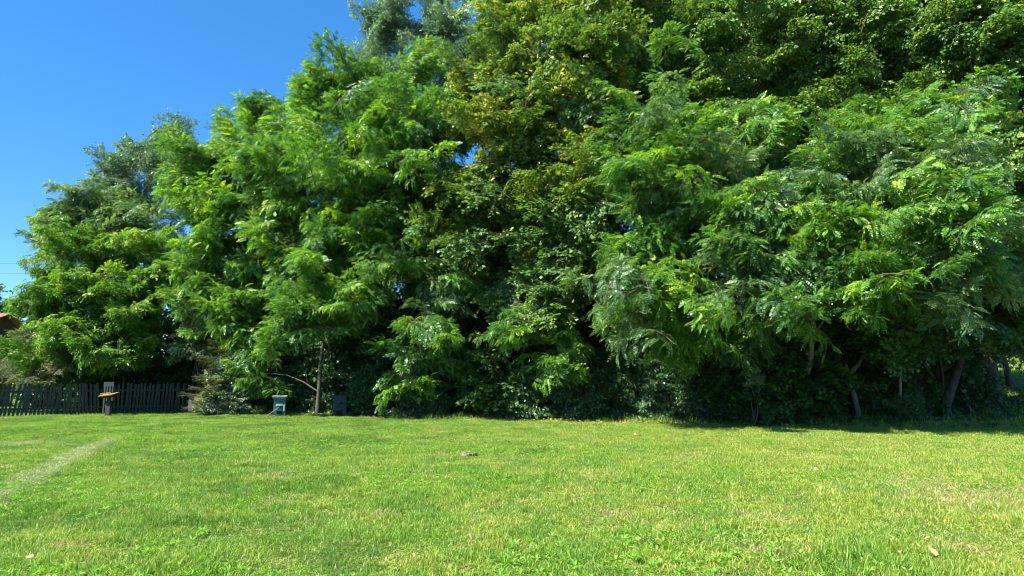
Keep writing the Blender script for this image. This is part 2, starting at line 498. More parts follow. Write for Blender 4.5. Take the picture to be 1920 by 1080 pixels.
SPEC = {
    # templates, spacing along the twig, angle to the twig, wildness of the pose, hang
    'locust': dict(t=lambda r: [frond_template(r, 5 + k % 3, 0.30 + 0.05 * (k % 3), 0.070, 0.043, 0.12 + 0.45 * r.rand(), 1) for k in range(6)], sp=0.095, ang=52, wild=0.50, hang=0.28, twigs=0.72),
    'walnut': dict(t=lambda r: [frond_template(r, 3, 0.30, 0.13, 0.058, 0.35 + 0.2 * r.rand(), 2) for _ in range(4)], sp=0.11, ang=55, wild=0.35, hang=0.30, twigs=0.9),
    'maple': dict(t=lambda r: [palmate_template(r, 0.10) for _ in range(4)], sp=0.06, ang=60, wild=0.35, hang=0.25, twigs=1.0),
    'linden': dict(t=lambda r: [simple_template(r, 0.145, 0.80) for _ in range(4)], sp=0.058, ang=55, wild=0.40, hang=0.25, twigs=1.15),
    'poplar': dict(t=lambda r: [simple_template(r, 0.085, 0.85, 0.6, 1, 0.8) for _ in range(4)], sp=0.030, ang=60, wild=0.9, hang=0.3, twigs=1.2),
    'small': dict(t=lambda r: [simple_template(r, 0.050, 0.6, 0.2, 1, 0.3) for _ in range(4)], sp=0.020, ang=50, wild=0.6, hang=0.0, twigs=1.5),
    'ivy': dict(t=lambda r: [simple_template(r, 0.085, 0.9, 0.5, 2, 0.5) for _ in range(4)], sp=0.035, ang=60, wild=0.6, hang=0.35, twigs=1.2),
}


def make_bough(seed, spec, L=2.0, width=0.62, sag=0.12, lift=0.25):
    """a leafy branch along +X, about L long, with side twigs that carry the leaves"""
    r = np.random.RandomState(seed)
    S = SPEC[spec]
    T = S['t'](r)
    b = MB()
    def stem(s, w=0.0): return np.array([L * s, w * math.sin(s * 5 + seed), L * (lift * s - (lift + sag) * s * s)])
    wob = 0.05
    main = [stem(s, wob) for s in np.linspace(0, 1, 7)]
    b.tube(main, np.linspace(0.016, 0.004, 7), 4, 1)
    paths = [(main, 0.35)]
    nt = int(15 * S['twigs'])
    for k in range(nt):
        s = 0.12 + 0.85 * (k + r.rand() * 0.5) / nt
        p = stem(s, wob)
        sd = 1 if k % 2 else -1
        ln = L * width * (0.35 + 0.65 * math.sin(math.pi * min(1, s * 0.95 + 0.12))) * (0.55 + 0.45 * r.rand())
        a = R(sd * (38 + 28 * r.rand()))
        d = unit([math.cos(a), math.sin(a), 0.05 + 0.33 * r.randn()])
        q = [p + d * ln * t + np.array([0, 0, -0.22 * ln * t * t]) for t in np.linspace(0, 1, 5)]
        b.tube(q, np.linspace(0.006, 0.002, 5), 3, 1)
        paths.append((q, 0.12))
        for j in range(2):                       # twiglets off the side twig
            t0 = 0.3 + 0.4 * r.rand()
            p0 = p + d * ln * t0 + np.array([0, 0, -0.22 * ln * t0 * t0])
            a2 = a + R(45) * (1 if j else -1)
            d2 = unit([math.cos(a2), math.sin(a2), 0.3 * r.randn() - 0.05])
            l2 = ln * 0.5 * (0.6 + 0.4 * r.rand())
            q2 = [p0 + d2 * l2 * t + np.array([0, 0, -0.2 * l2 * t * t]) for t in np.linspace(0, 1, 4)]
            paths.append((q2, 0.0))
            b.tube([q2[0], q2[-1]], [0.003, 0.0015], 3, 1)
    for path, s0 in paths:
        path = np.array(path)
        seg = np.linalg.norm(np.diff(path, axis=0), axis=1); cum = np.concatenate([[0], np.cumsum(seg)])
        tot = cum[-1]
        n = max(2, int(tot * (1 - s0) / S['sp']))
        for i in range(n):
            s = (s0 + (1 - s0) * (i + 0.6) / n) * tot
            k = min(np.searchsorted(cum, s) - 1, len(seg) - 1); k = max(k, 0)
            p = path[k] + (path[k + 1] - path[k]) * ((s - cum[k]) / (seg[k] + 1e-9))
            d = unit(path[k + 1] - path[k])
            ang = R(S['ang'] * (0.7 + 0.6 * r.rand()) * (1 if i % 2 else -1)) * (0.35 if i == n - 1 else 1)
            fr = frame(d)
            dd = fr @ np.array([math.cos(ang), math.sin(ang), 0]) + np.array([0, 0, -S['hang'] * r.rand() + 0.08]) + r.randn(3) * S['wild'] * 0.35
            up = unit(np.array([0, 0, 1]) + r.randn(3) * S['wild'])
            sc = 0.6 + 0.75 * r.rand()
            v, f, t = T[r.randint(len(T))]
            b.add((v * sc) @ frame(dd, up).T + p, f, 0, np.clip(t + 0.22 * r.randn(), 0, 1))
    return b


TRI = {}
def bough_set(key, spec, leafmat, n=4, **kw):
    out = []
    for k in range(n):
        me = make_bough(100 + 17 * k + len(BOUGH) * 131, spec, **kw).mesh('bough', [M[leafmat], M['twig']])
        TRI[key] = TRI.get(key, 0) + 2 * len(me.polygons)
        out.append(me)
    BOUGH[key] = out


BOUGH = {}
bough_set('locust', 'locust', 'locust', 6, L=1.7, sag=0.06, width=0.52, lift=0.3)
BOUGH['locust_blue'] = []
for me in BOUGH['locust']:
    m2 = me.copy(); m2.materials[0] = M['locust_blue']; BOUGH['locust_blue'].append(m2)
bough_set('maple', 'maple', 'maple', 4, L=1.8, sag=0.05)
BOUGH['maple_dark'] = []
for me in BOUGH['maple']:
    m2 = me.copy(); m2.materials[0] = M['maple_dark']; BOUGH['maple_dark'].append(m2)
BOUGH['maple_green'] = []
for me in BOUGH['maple']:
    m2 = me.copy(); m2.materials[0] = M['maple_green']; BOUGH['maple_green'].append(m2)
bough_set('linden', 'linden', 'linden', 4, L=2.0, sag=0.08)
bough_set('poplar', 'poplar', 'poplar', 3, L=1.8, sag=0.0, lift=0.3)
bough_set('walnut', 'walnut', 'walnut', 4, L=1.8, sag=0.12)
bough_set('plum', 'small', 'plum', 3, L=1.3, sag=0.1)
bough_set('pale', 'ivy', 'pale', 3, L=1.0, sag=0.1)
bough_set('ivy', 'ivy', 'ivy', 4, L=1.2, sag=0.15)
bough_set('gold', 'ivy', 'gold', 2, L=1.2, sag=0.1)


def rand_dirs(n, r):
    v = r.randn(n, 3)
    return v / np.linalg.norm(v, axis=1)[:, None]


def put_bough(parent, kind, pos, d, scale, roll, r, name='bough'):
    me = BOUGH[kind][r.randint(len(BOUGH[kind]))]
    o = bpy.data.objects.new(name, me)
    C.objects.link(o)
    fr = frame(d, roll=roll)
    mat = Matrix([[fr[i][j] * scale for j in range(3)] + [pos[i]] for i in range(3)] + [[0, 0, 0, 1]])
    o.parent = parent
    o.matrix_basis = Matrix.Translation(-Vector(parent.location)) @ mat
    return o


def limb_path(a, c, r, bend=0.12):
    a, c = np.asarray(a, float), np.asarray(c, float)
    L = np.linalg.norm(c - a)
    t = np.linspace(0, 1, 5)[:, None]
    p = a + (c - a) * t
    p += np.sin(t * math.pi) * (r.randn(3) * bend * L * 0.6 + np.array([0, 0, bend * L * 0.5]))
    return p


def tree(name, label, cat, base, trunk_pts, rad, blobs, kind, n, seed, group=None, bark='bark', scale=1.0, inner=0.35,
         limbs=9, up=0.25, trunk_sides=8, extra_trunks=(), mixin=None, mix_share=lambda z: 0.35):
    """a tree: trunk, limbs and leafy boughs whose tips reach the outline of its crown (a set of ellipsoids)"""
    r = np.random.RandomState(seed)
    root = empty(name, (base[0], base[1], float(height(base[0], base[1]))))
    tag(root, label, cat, group)
    O = np.array(root.location)
    pts = [np.array([base[0], base[1], O[2] - 0.15])] + [np.asarray(p, float) for p in trunk_pts]
    # resample the trunk with small kinks
    path = []
    for a, c in zip(pts[:-1], pts[1:]):
        for t in np.linspace(0, 1, 4)[:-1]:
            path.append(a + (c - a) * t + (r.randn(3) * [0.04, 0.04, 0]) * (len(path) > 0))
    path.append(pts[-1])
    path = np.array(path)
    rr = rad * np.linspace(1, 0.3, len(path)); rr[0] *= 1.35
    b = MB(); b.tube(path - O, rr, trunk_sides, rough=0.15)
    b.build('trunk', M[bark], root, True)
    for et in extra_trunks:
        b = MB(); q = np.array(et['pts'], float); b.tube(q - O, et['r'] * np.linspace(1.2, 0.5, len(q)), trunk_sides, rough=0.15)
        b.build('trunk', M[bark], root, True)
    vols = np.array([e[1][0] * e[1][1] + e[1][0] * e[1][2] + e[1][1] * e[1][2] for e in blobs]); vols = vols / vols.sum()
    spots = []
    # boughs grow in small sprays: a few of them leave the same limb end, with gaps between one spray and the next
    left = 0
    for k in range(n):
        if left <= 0:
            e = blobs[r.choice(len(blobs), p=vols)]
            c, rad3 = np.array(e[0]), np.array(e[1])
            d = rand_dirs(1, r)[0]
            if d[1] > 0 and r.rand() < 0.6: d[1] *= -1          # more boughs on the open side
            q = 1.02 + 0.22 * r.randn() if r.rand() > inner else 0.35 + 0.5 * r.rand()
            anchor = c + d * rad3 * q
            out = unit(d / rad3 * rad3.mean())
            left = r.randint(3, 6) if kind.startswith('locust') else r.randint(2, 6)
            ti = np.argmin(np.abs(path[:, 2] - (anchor[2] - 1.0)))
            h = anchor - path[ti]; h[2] = 0
            hd0 = unit(unit(h) * 0.6 + np.array([out[0], out[1], 0]) * 1.0 + r.randn(3) * [0.3, 0.3, 0])
            hd0[2] = up + 0.5 * max(out[2], -0.35) + 0.28 * r.randn()
            tone = r.rand()
        left -= 1
        s = anchor + r.randn(3) * np.array([0.40, 0.40, 0.22]) * scale
        hd = unit(hd0 + r.randn(3) * np.array([0.42, 0.42, 0.16]))
        sc = scale * (0.55 + 0.6 * r.rand())
        L = 1.7 * sc
        p0 = s - hd * L * 0.9
        gz = float(height(s[0], s[1]))
        if s[2] < gz + 0.1: continue
        k_ = kind if (mixin is None or tone > mix_share(s[2])) else mixin
        put_bough(root, k_, p0, hd, sc, r.randn() * 0.45, r)
        spots.append(p0)
    # limbs to some of the boughs, from the trunk
    b = MB()
    for p0 in spots[:: max(1, len(spots) // limbs)][:limbs + 2]:
        hz = p0[2] - 0.45 * np.linalg.norm((p0 - path[len(path) // 2])[:2]) - 0.3
        ti = int(np.argmin(np.abs(path[:, 2] - max(hz, O[2] + 1.2))))
        b.tube(limb_path(path[ti], p0, r) - O, np.linspace(max(rr[ti] * 0.5, 0.02), 0.014, 5), 5)
    b.build('limbs', M[bark], root, True)
    return root


def E(u, v, Y, ru, rv, rd):
    """ellipsoid of foliage: photo position, distance, half width and half height in photo pixels, half depth in metres"""
    c = P(u, v, Y)
    return (c, (ru * Y / F_PX, rv * Y / F_PX, rd))


def gx(u, Y): return (u - 960) / F_PX * Y * 1.0


# ------------------------------------------------------------------ trees, front row from left to right
LOC = 'black locust trees along the back of the lawn'
tree('walnut_tree', 'broad bright-leaved tree behind the picket fence, far left, with low hanging boughs', 'tree', (gx(170, 30), 30),
     [P(165, 640, 30), P(150, 520, 30)], 0.16,
     [E(140, 560, 29, 92, 95, 1.6), E(100, 560, 29, 50, 60, 1.2), E(220, 640, 28, 105, 70, 1.5), E(190, 480, 29.5, 80, 65, 1.4), E(240, 560, 29, 90, 80, 1.5), E(120, 660, 28, 60, 60, 1.2)],
     'walnut', 200, 1, scale=0.95)
tree('plum_tree', 'grey-green small-leaved tree leaning over the left end of the picket fence', 'tree', (gx(60, 28.2), 28.2),
     [P(55, 690, 28.2), P(45, 650, 28)], 0.09,
     [E(55, 668, 27.6, 60, 38, 1.1), E(85, 700, 27.0, 45, 42, 1.0), E(20, 665, 28, 55, 22, 1.0), E(-40, 690, 28, 50, 35, 1.0)], 'plum', 105, 2, scale=0.95, up=0.05)
tree('locust_tree', 'feathery blue-green locust whose top shows at the upper left above the walnut', 'tree', (gx(190, 33), 33),
     [P(180, 600, 33), P(165, 430, 33)], 0.13,
     [E(165, 410, 32, 75, 45, 1.5), E(115, 440, 32, 35, 25, 1.2), E(240, 430, 32, 90, 55, 1.5), E(138, 372, 31.5, 30, 24, 1.0), E(100, 430, 31.5, 30, 24, 1.0)], 'locust_blue', 130, 3, group=LOC, limbs=4, scale=0.95)
tree('poplar_tree', 'small grey-leaved poplar rising behind the feathery trees on the left', 'tree', (gx(270, 38), 38),
     [P(270, 600, 38), P(275, 330, 38)], 0.2,
     [E(265, 345, 37, 78, 66, 1.8), E(315, 285, 37, 42, 40, 1.5), E(225, 325, 37, 30, 34, 1.2), E(290, 270, 37, 26, 26, 1.0), E(270, 430, 37, 90, 80, 1.8)], 'poplar', 200, 4, scale=1.05, up=0.5,
     group='poplars behind the front trees')
tree('locust_tree', 'mid-green locust left of the tallest feathery tree, its thin top shoot against the sky', 'tree', (gx(440, 30), 30),
     [P(445, 600, 30), P(450, 400, 30), P(490, 230, 29.5)], 0.15,
     [E(430, 420, 29, 85, 130, 2.0), E(405, 300, 29, 62, 60, 1.5), E(465, 270, 29, 50, 50, 1.3), E(497, 215, 29, 18, 36, 0.7), E(480, 580, 28.3, 70, 95, 1.6), E(370, 520, 28.5, 50, 60, 1.5), E(360, 330, 29, 40, 60, 1.2)],
     'locust', 330, 5, group=LOC, up=0.35)
tree('locust_tree', 'tallest feathery bright green locust, left of the yellowing maple', 'tree', (gx(700, 28), 28),
     [P(700, 620, 28), P(695, 400, 28), P(690, 150, 27.5)], 0.2,
     [E(690, 310, 26.8, 150, 170, 2.4), E(690, 175, 27, 115, 70, 1.9), E(560, 245, 27.3, 45, 80, 1.4), E(615, 155, 27.2, 50, 45, 1.2), E(520, 330, 27.6, 45, 70, 1.4), E(830, 240, 27, 60, 110, 1.6), E(540, 420, 27, 60, 100, 1.6), E(600, 210, 27, 55, 60, 1.5), E(780, 280, 26.5, 85, 110, 1.6), E(620, 440, 26, 100, 90, 1.8), E(740, 460, 26, 90, 80, 1.8), E(570, 330, 27, 40, 70, 1.4)],
     'locust', 560, 6, group=LOC, up=0.3)
tree('locust_tree', 'low bright locust hanging over the turquoise beehive', 'tree', (gx(600, 26.6), 26.6),
     [P(605, 640, 26.6), P(600, 560, 26.4)], 0.09,
     [E(600, 600, 25.2, 95, 70, 1.3), E(520, 650, 25.4, 62, 52, 1.0), E(680, 560, 25, 65, 60, 1.2), E(470, 690, 26.3, 35, 35, 0.8)], 'locust', 105, 7, group=LOC, scale=0.85, up=0.15)
tree('locust_tree', 'drooping young locust below the tallest feathery tree, over the dark middle hedge', 'tree', (gx(800, 26), 26),
     [P(805, 660, 26), P(800, 580, 25.6)], 0.08,
     [E(790, 590, 24.8, 75, 75, 1.3), E(770, 670, 24.6, 40, 38, 0.9), E(880, 530, 25, 50, 50, 1.0)], 'locust', 85, 8, mixin='locust_blue', group=LOC, scale=0.8, up=0.1)
tree('poplar_tree', 'silvery poplar whose two tops stand highest against the sky left of the maple', 'tree', (gx(770, 36), 36),
     [P(770, 500, 36), P(760, 150, 36), P(740, 20, 36)], 0.3,
     [E(725, 30, 35, 42, 75, 1.6), E(690, 95, 35, 45, 40, 1.5), E(825, 60, 35, 38, 80, 1.6), E(880, 110, 35, 60, 110, 1.8), E(800, 180, 35, 90, 80, 2.0)], 'poplar', 260, 9, up=0.6,
     group='poplars behind the front trees')
tree('maple_tree', 'maple turning yellow and brown at the leaf tips, in the middle of the row', 'tree', (gx(1010, 26.5), 26.5),
     [P(1005, 620, 26.5), P(1000, 400, 26.5), P(995, 150, 26)], 0.2,
     [E(990, 130, 24.6, 125, 105, 2.0), E(1000, 280, 24.2, 135, 110, 2.0), E(1010, 430, 23.8, 105, 100, 1.7), E(1025, 520, 23.2, 62, 55, 1.2), E(905, 200, 25.5, 50, 60, 1.2), E(1100, 60, 26, 60, 90, 1.5), E(960, 20, 26, 90, 60, 1.6), E(915, 360, 25.0, 65, 130, 1.5), E(860, 450, 25.4, 60, 70, 1.2), E(1090, 400, 23.6, 60, 120, 1.3), E(1100, 130, 24.6, 50, 100, 1.3), E(1110, 200, 25.6, 50, 130, 1.4)],
     'maple', 740, 10, up=0.15, mixin='maple_green', mix_share=lambda z: float(np.clip(1.0 - (z - 4.0) / 8.0, 0.22, 0.85)))
tree('locust_tree', 'small sunlit locust drooping just below the yellowing maple', 'tree', (gx(1030, 24.6), 24.6),
     [P(1035, 690, 24.6), P(1020, 630, 24)], 0.06,
     [E(1010, 625, 22.9, 62, 30, 0.8), E(1050, 670, 23.0, 40, 42, 0.7), E(950, 640, 23.4, 30, 40, 0.7)], 'locust', 48, 11, group=LOC, scale=0.75, up=0.0)
tree('locust_tree', 'large drooping locust right of the maple with the palest sunlit fronds', 'tree', (gx(1330, 24), 24),
     [P(1325, 650, 24), P(1310, 450, 23.8), P(1280, 220, 23.5)], 0.19,
     [E(1290, 330, 21.4, 165, 130, 2.0), E(1260, 190, 22.3, 85, 75, 1.6), E(1210, 440, 20.6, 95, 80, 1.5), E(1190, 540, 20.4, 62, 62, 1.1), E(1420, 430, 19.6, 95, 85, 1.5), E(1260, 620, 20.6, 62, 50, 0.9), E(1150, 260, 22.6, 50, 60, 1.1), E(1380, 250, 22, 90, 90, 1.5), E(1320, 560, 20.2, 90, 50, 1.0), E(1430, 520, 19.0, 70, 50, 1.0), E(1360, 600, 19.6, 60, 45, 0.8), E(1330, 545, 17.6, 36, 24, 0.7), E(1190, 560, 19.2, 40, 30, 0.8)],
     'locust', 500, 12, mixin='locust_blue', group=LOC, scale=1.0, up=0.12,
     extra_trunks=[dict(pts=[P(1340, 790, 24), P(1325, 650, 23.6), P(1300, 560, 23.2), P(1270, 450, 22.6)], r=0.09)])
tree('locust_tree', 'wide locust reaching out to the right with comb-like hanging fronds', 'tree', (gx(1510, 22), 22),
     [P(1515, 700, 22), P(1525, 600, 22), P(1560, 420, 21.5), P(1620, 300, 21)], 0.12,
     [E(1600, 340, 19.4, 120, 85, 1.6), E(1740, 410, 17.5, 105, 75, 1.3), E(1560, 470, 18.6, 90, 70, 1.3), E(1720, 300, 19.5, 90, 60, 1.2), E(1830, 250, 20, 62, 60, 1.2), E(1830, 390, 19, 62, 60, 1.1), E(1640, 260, 20.5, 100, 45, 1.2), E(1500, 520, 18.3, 80, 35, 1.0), E(1640, 500, 17.8, 80, 40, 1.0), E(1790, 500, 18.0, 70, 45, 1.0), E(1660, 540, 17.2, 30, 20, 0.6)],
     'locust', 400, 13, mixin='locust_blue', limbs=3, group=LOC, bark='bark_pale', scale=0.98, up=0.12)

# tall broad-leaved trees of the second row, right half
LIN = 'tall round-leaved trees behind the locusts'
tree('linden_tree', 'tall round-leaved tree between the maple and the dark gap, sky showing through its left side', 'tree', (gx(1260, 29), 29),
     [P(1255, 600, 29), P(1255, 300, 29), P(1250, 30, 29)], 0.24,
     [E(1240, 60, 27.5, 75, 100, 2.0), E(1330, 90, 27, 90, 110, 2.0), E(1210, 180, 28, 45, 60, 1.3), E(1300, -60, 28, 160, 90, 2.2), E(1330, 250, 27, 90, 100, 1.8), E(1170, 60, 28.5, 60, 110, 1.5), E(1200, 300, 28, 70, 80, 1.6)], 'linden', 460, 14, group=LIN)
tree('linden_tree', 'tall round-leaved tree at the top edge above the wide reaching locust', 'tree', (gx(1590, 27.5), 27.5),
     [P(1590, 600, 27.5), P(1590, 300, 27.5), P(1590, 30, 27)], 0.26,
     [E(1480, 120, 26.2, 90, 90, 1.8), E(1610, 90, 25.6, 110, 110, 2.0), E(1560, 220, 25.5, 110, 70, 1.6), E(1560, -70, 26, 190, 90, 2.2), E(1460, 260, 26, 70, 80, 1.5)], 'linden', 470, 15, group=LIN)
tree('linden_tree', 'tall round-leaved tree filling the top right corner', 'tree', (gx(1850, 26), 26),
     [P(1850, 600, 26), P(1850, 300, 26), P(1850, 30, 25.5)], 0.26,
     [E(1800, 90, 24.2, 110, 110, 1.9), E(1930, 150, 24, 90, 160, 1.9), E(1740, 200, 24.5, 80, 70, 1.5), E(1850, -60, 25, 190, 90, 2.2), E(1900, 330, 24, 80, 110, 1.5), E(1920, 480, 22.5, 70, 80, 1.3)], 'linden', 430, 16, group=LIN)

# dim maples under the canopy at the right
tree('young_maple_tree', 'slender pale-stemmed young maple, its stem bent to the right, at the dark right end', 'tree', (gx(1600, 23.2), 23.2),
     [P(1598, 720, 23.2), P(1602, 692, 23.2), P(1622, 665, 23.3), P(1642, 640, 23.4), P(1655, 560, 23.6)], 0.10,
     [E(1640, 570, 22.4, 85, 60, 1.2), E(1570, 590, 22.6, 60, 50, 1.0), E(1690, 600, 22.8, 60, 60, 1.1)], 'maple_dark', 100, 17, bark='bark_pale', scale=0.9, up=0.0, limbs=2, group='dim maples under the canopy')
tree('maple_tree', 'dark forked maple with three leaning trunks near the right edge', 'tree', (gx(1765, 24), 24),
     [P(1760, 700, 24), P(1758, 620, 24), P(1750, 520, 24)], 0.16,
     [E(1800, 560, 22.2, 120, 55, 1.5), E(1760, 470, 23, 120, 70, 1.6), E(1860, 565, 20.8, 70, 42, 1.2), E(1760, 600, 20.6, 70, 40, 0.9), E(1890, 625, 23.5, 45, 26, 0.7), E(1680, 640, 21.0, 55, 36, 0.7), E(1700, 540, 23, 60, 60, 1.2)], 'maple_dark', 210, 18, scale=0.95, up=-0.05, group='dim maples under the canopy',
     extra_trunks=[dict(pts=[P(1772, 762, 23.8), P(1792, 705, 23.8), P(1806, 660, 23.9), P(1815, 600, 24)], r=0.14),
                   dict(pts=[P(1722, 770, 24.3), P(1718, 690, 24.3), P(1712, 620, 24.3), P(1700, 540, 24.2)], r=0.2)])
tree('roadside_tree', 'slim tree on the bank beside the road at the far right', 'tree', (gx(1888, 28.5), 28.5),
     [P(1878, 660, 28.5), P(1868, 600, 28.5)], 0.15,
     [E(1880, 560, 27.5, 70, 45, 1.4), E(1800, 590, 28, 60, 50, 1.2)], 'linden', 75, 19, scale=0.9, up=0.0)

# dark second row that closes the belt
BACK = 'shaded trees of the back row'
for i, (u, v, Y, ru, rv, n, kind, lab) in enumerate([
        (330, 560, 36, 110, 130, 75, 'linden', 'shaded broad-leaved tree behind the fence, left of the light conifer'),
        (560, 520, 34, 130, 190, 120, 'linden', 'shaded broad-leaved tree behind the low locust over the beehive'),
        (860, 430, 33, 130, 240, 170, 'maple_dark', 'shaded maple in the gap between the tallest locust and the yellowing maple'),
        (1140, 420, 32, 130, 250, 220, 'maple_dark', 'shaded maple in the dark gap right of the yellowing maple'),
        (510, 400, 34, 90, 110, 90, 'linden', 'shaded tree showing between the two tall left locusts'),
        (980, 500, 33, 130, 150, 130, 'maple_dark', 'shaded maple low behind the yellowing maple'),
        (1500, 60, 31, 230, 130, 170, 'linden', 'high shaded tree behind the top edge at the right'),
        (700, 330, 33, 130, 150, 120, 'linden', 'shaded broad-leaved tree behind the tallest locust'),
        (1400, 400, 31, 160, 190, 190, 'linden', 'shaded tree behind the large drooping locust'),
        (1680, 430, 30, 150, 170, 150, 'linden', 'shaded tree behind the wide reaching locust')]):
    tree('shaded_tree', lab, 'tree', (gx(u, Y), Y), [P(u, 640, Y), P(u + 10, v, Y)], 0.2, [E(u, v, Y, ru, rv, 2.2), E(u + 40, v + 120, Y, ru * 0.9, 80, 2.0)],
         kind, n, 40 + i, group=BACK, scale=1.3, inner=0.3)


# ------------------------------------------------------------------ undergrowth
def shrub(name, label, u, Y, v_top, ru, kind, n, seed, group=None, scale=1.0, depth=0.9, cat='shrub', up=0.35, base_h=0.05):
    r = np.random.RandomState(seed)
    x = gx(u, Y)
    z0 = float(height(x, Y))
    root = empty(name, (x, Y, z0)); tag(root, label, cat, group)
    H = P(u, v_top, Y)[2] - z0
    rx = ru * Y / F_PX
    b = MB()
    for k in range(5):
        a = r.rand() * 6.28
        top = np.array([math.cos(a) * rx * 0.6, math.sin(a) * depth * 0.5, H * (0.5 + 0.3 * r.rand())])
        b.tube(limb_path([0.05 * r.randn(), 0.05 * r.randn(), -0.05], top, r, 0.1), np.linspace(0.025, 0.008, 5), 5)
    b.build('stems', M['bark'], root, True)
    for k in range(n):
        a = r.rand() * 2 * math.pi
        if math.sin(a) > 0 and r.rand() < 0.6: a = -a
        q = math.sqrt(r.rand())
        zz = base_h + (H - base_h) * r.rand() ** 0.8
        w = math.sqrt(max(0.05, 1 - (zz / H) ** 2.2))
        s = np.array([x + math.cos(a) * rx * w * q, Y + math.sin(a) * depth * w * q, z0 + zz])
        hd = unit([math.cos(a) + 0.4 * r.randn(), math.sin(a) - 0.2 + 0.4 * r.randn(), up * (0.3 + zz / H) + 0.2 * r.randn() - 0.15])
        sc = scale * (0.7 + 0.5 * r.rand())
        put_bough(root, kind, s - hd * sc * 0.7, hd, sc, r.randn() * 0.5, r)
    return root


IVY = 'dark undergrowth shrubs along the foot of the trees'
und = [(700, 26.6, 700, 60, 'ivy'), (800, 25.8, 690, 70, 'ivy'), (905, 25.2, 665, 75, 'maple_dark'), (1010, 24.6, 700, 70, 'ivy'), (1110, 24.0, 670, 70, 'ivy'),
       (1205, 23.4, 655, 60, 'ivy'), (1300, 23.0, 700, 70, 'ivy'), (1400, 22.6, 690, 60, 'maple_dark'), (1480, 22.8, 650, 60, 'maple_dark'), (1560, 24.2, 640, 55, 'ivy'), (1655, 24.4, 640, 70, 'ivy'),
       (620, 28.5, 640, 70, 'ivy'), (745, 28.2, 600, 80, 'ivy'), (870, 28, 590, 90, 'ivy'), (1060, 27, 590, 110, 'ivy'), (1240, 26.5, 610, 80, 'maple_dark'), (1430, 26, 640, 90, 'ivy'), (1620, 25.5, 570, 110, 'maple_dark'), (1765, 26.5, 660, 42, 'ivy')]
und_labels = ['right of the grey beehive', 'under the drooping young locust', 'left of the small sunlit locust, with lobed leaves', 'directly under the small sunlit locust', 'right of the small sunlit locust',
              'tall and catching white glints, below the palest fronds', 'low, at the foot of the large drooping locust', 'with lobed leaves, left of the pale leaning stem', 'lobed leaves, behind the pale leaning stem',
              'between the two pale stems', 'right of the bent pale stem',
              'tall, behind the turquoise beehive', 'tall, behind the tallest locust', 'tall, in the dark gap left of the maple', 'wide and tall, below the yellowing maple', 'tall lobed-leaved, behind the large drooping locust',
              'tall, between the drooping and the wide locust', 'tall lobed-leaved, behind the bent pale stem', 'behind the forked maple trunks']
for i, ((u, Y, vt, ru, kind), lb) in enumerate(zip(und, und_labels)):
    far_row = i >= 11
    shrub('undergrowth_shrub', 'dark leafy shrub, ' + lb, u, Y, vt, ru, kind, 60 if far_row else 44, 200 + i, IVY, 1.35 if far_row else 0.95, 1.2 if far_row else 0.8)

shrub('pale_leaved_shrub', 'pale grey-green leafy shrub at the lawn edge between conifer and turquoise beehive', 440, 26.9, 672, 56, 'pale', 95, 301, scale=0.75, depth=0.7)
shrub('pale_leaved_shrub', 'small low pale shrub half covering the mauve-grey beehive by the fence end', 392, 27.0, 738, 20, 'pale', 16, 307, scale=0.5, depth=0.4)
shrub('climbing_shrub', 'pale-leaved climber patch under the left locusts, above the light conifer', 370, 28.8, 555, 48, 'pale', 42, 302, scale=0.95, depth=0.8, base_h=2.0)
shrub('edge_shrub', 'low dark leafy clump around the foot of the thin pale sapling stem', 1690, 21.6, 745, 34, 'ivy', 16, 306, scale=0.6, depth=0.4)
shrub('elder_shrub', 'small yellow-green shoot at the dark hedge foot right of the grey beehive', 718, 26.0, 742, 14, 'pale', 10, 303, scale=0.45, depth=0.3)
shrub('golden_shrub', 'sunlit golden-green shrub seen through the gap behind the drooping locust', 1352, 33, 640, 40, 'gold', 40, 304, scale=1.2, depth=1.2)
shrub('low_sprig_shrub', 'low pale sprigs in front of the dark shrubs, left of the pale leaning stem', 1405, 21.2, 690, 26, 'pale', 8, 305, scale=0.6, depth=0.4, base_h=1.1)
for i, (u, Y, vt, ru) in enumerate([(200, 31.5, 690, 60), (300, 31.5, 680, 60), (110, 31.5, 680, 50), (365, 32, 640, 50)]):
    shrub('undergrowth_shrub', 'dark leafy shrub behind the picket fence, ' + ['left of the bird table', 'right of the bird table', 'under the grey-green small-leaved tree', 'at its right end by the conifer'][i],
          u, Y, vt, ru, 'ivy', 44, 320 + i, IVY, 1.2, 1.0)

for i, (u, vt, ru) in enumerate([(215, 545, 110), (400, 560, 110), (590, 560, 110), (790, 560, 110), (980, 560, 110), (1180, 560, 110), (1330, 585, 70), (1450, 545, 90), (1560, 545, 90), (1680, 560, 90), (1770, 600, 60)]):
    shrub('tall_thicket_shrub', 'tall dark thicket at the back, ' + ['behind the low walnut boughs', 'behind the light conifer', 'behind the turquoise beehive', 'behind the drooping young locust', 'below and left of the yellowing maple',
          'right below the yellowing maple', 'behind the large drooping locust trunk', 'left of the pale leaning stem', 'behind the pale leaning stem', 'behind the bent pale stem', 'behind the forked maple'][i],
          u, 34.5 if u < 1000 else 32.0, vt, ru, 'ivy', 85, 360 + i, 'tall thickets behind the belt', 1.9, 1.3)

# hazy background beyond the belt, right and left
for i, (u, Y, vt, ru, n, lab) in enumerate([(1850, 75, 640, 30, 30, 'distant bushy tree beyond the road, left of the blue-grey house'), (1935, 62, 640, 26, 30, 'distant bushy tree at the right edge beyond the meadow'),
                                            (-25, 90, 560, 42, 40, 'distant dark tree behind the tiled roof at the left edge')]):
    shrub('distant_tree', lab, u, Y, vt, ru, 'linden', n, 330 + i, scale=2.6, depth=2.5, cat='tree', up=0.4)

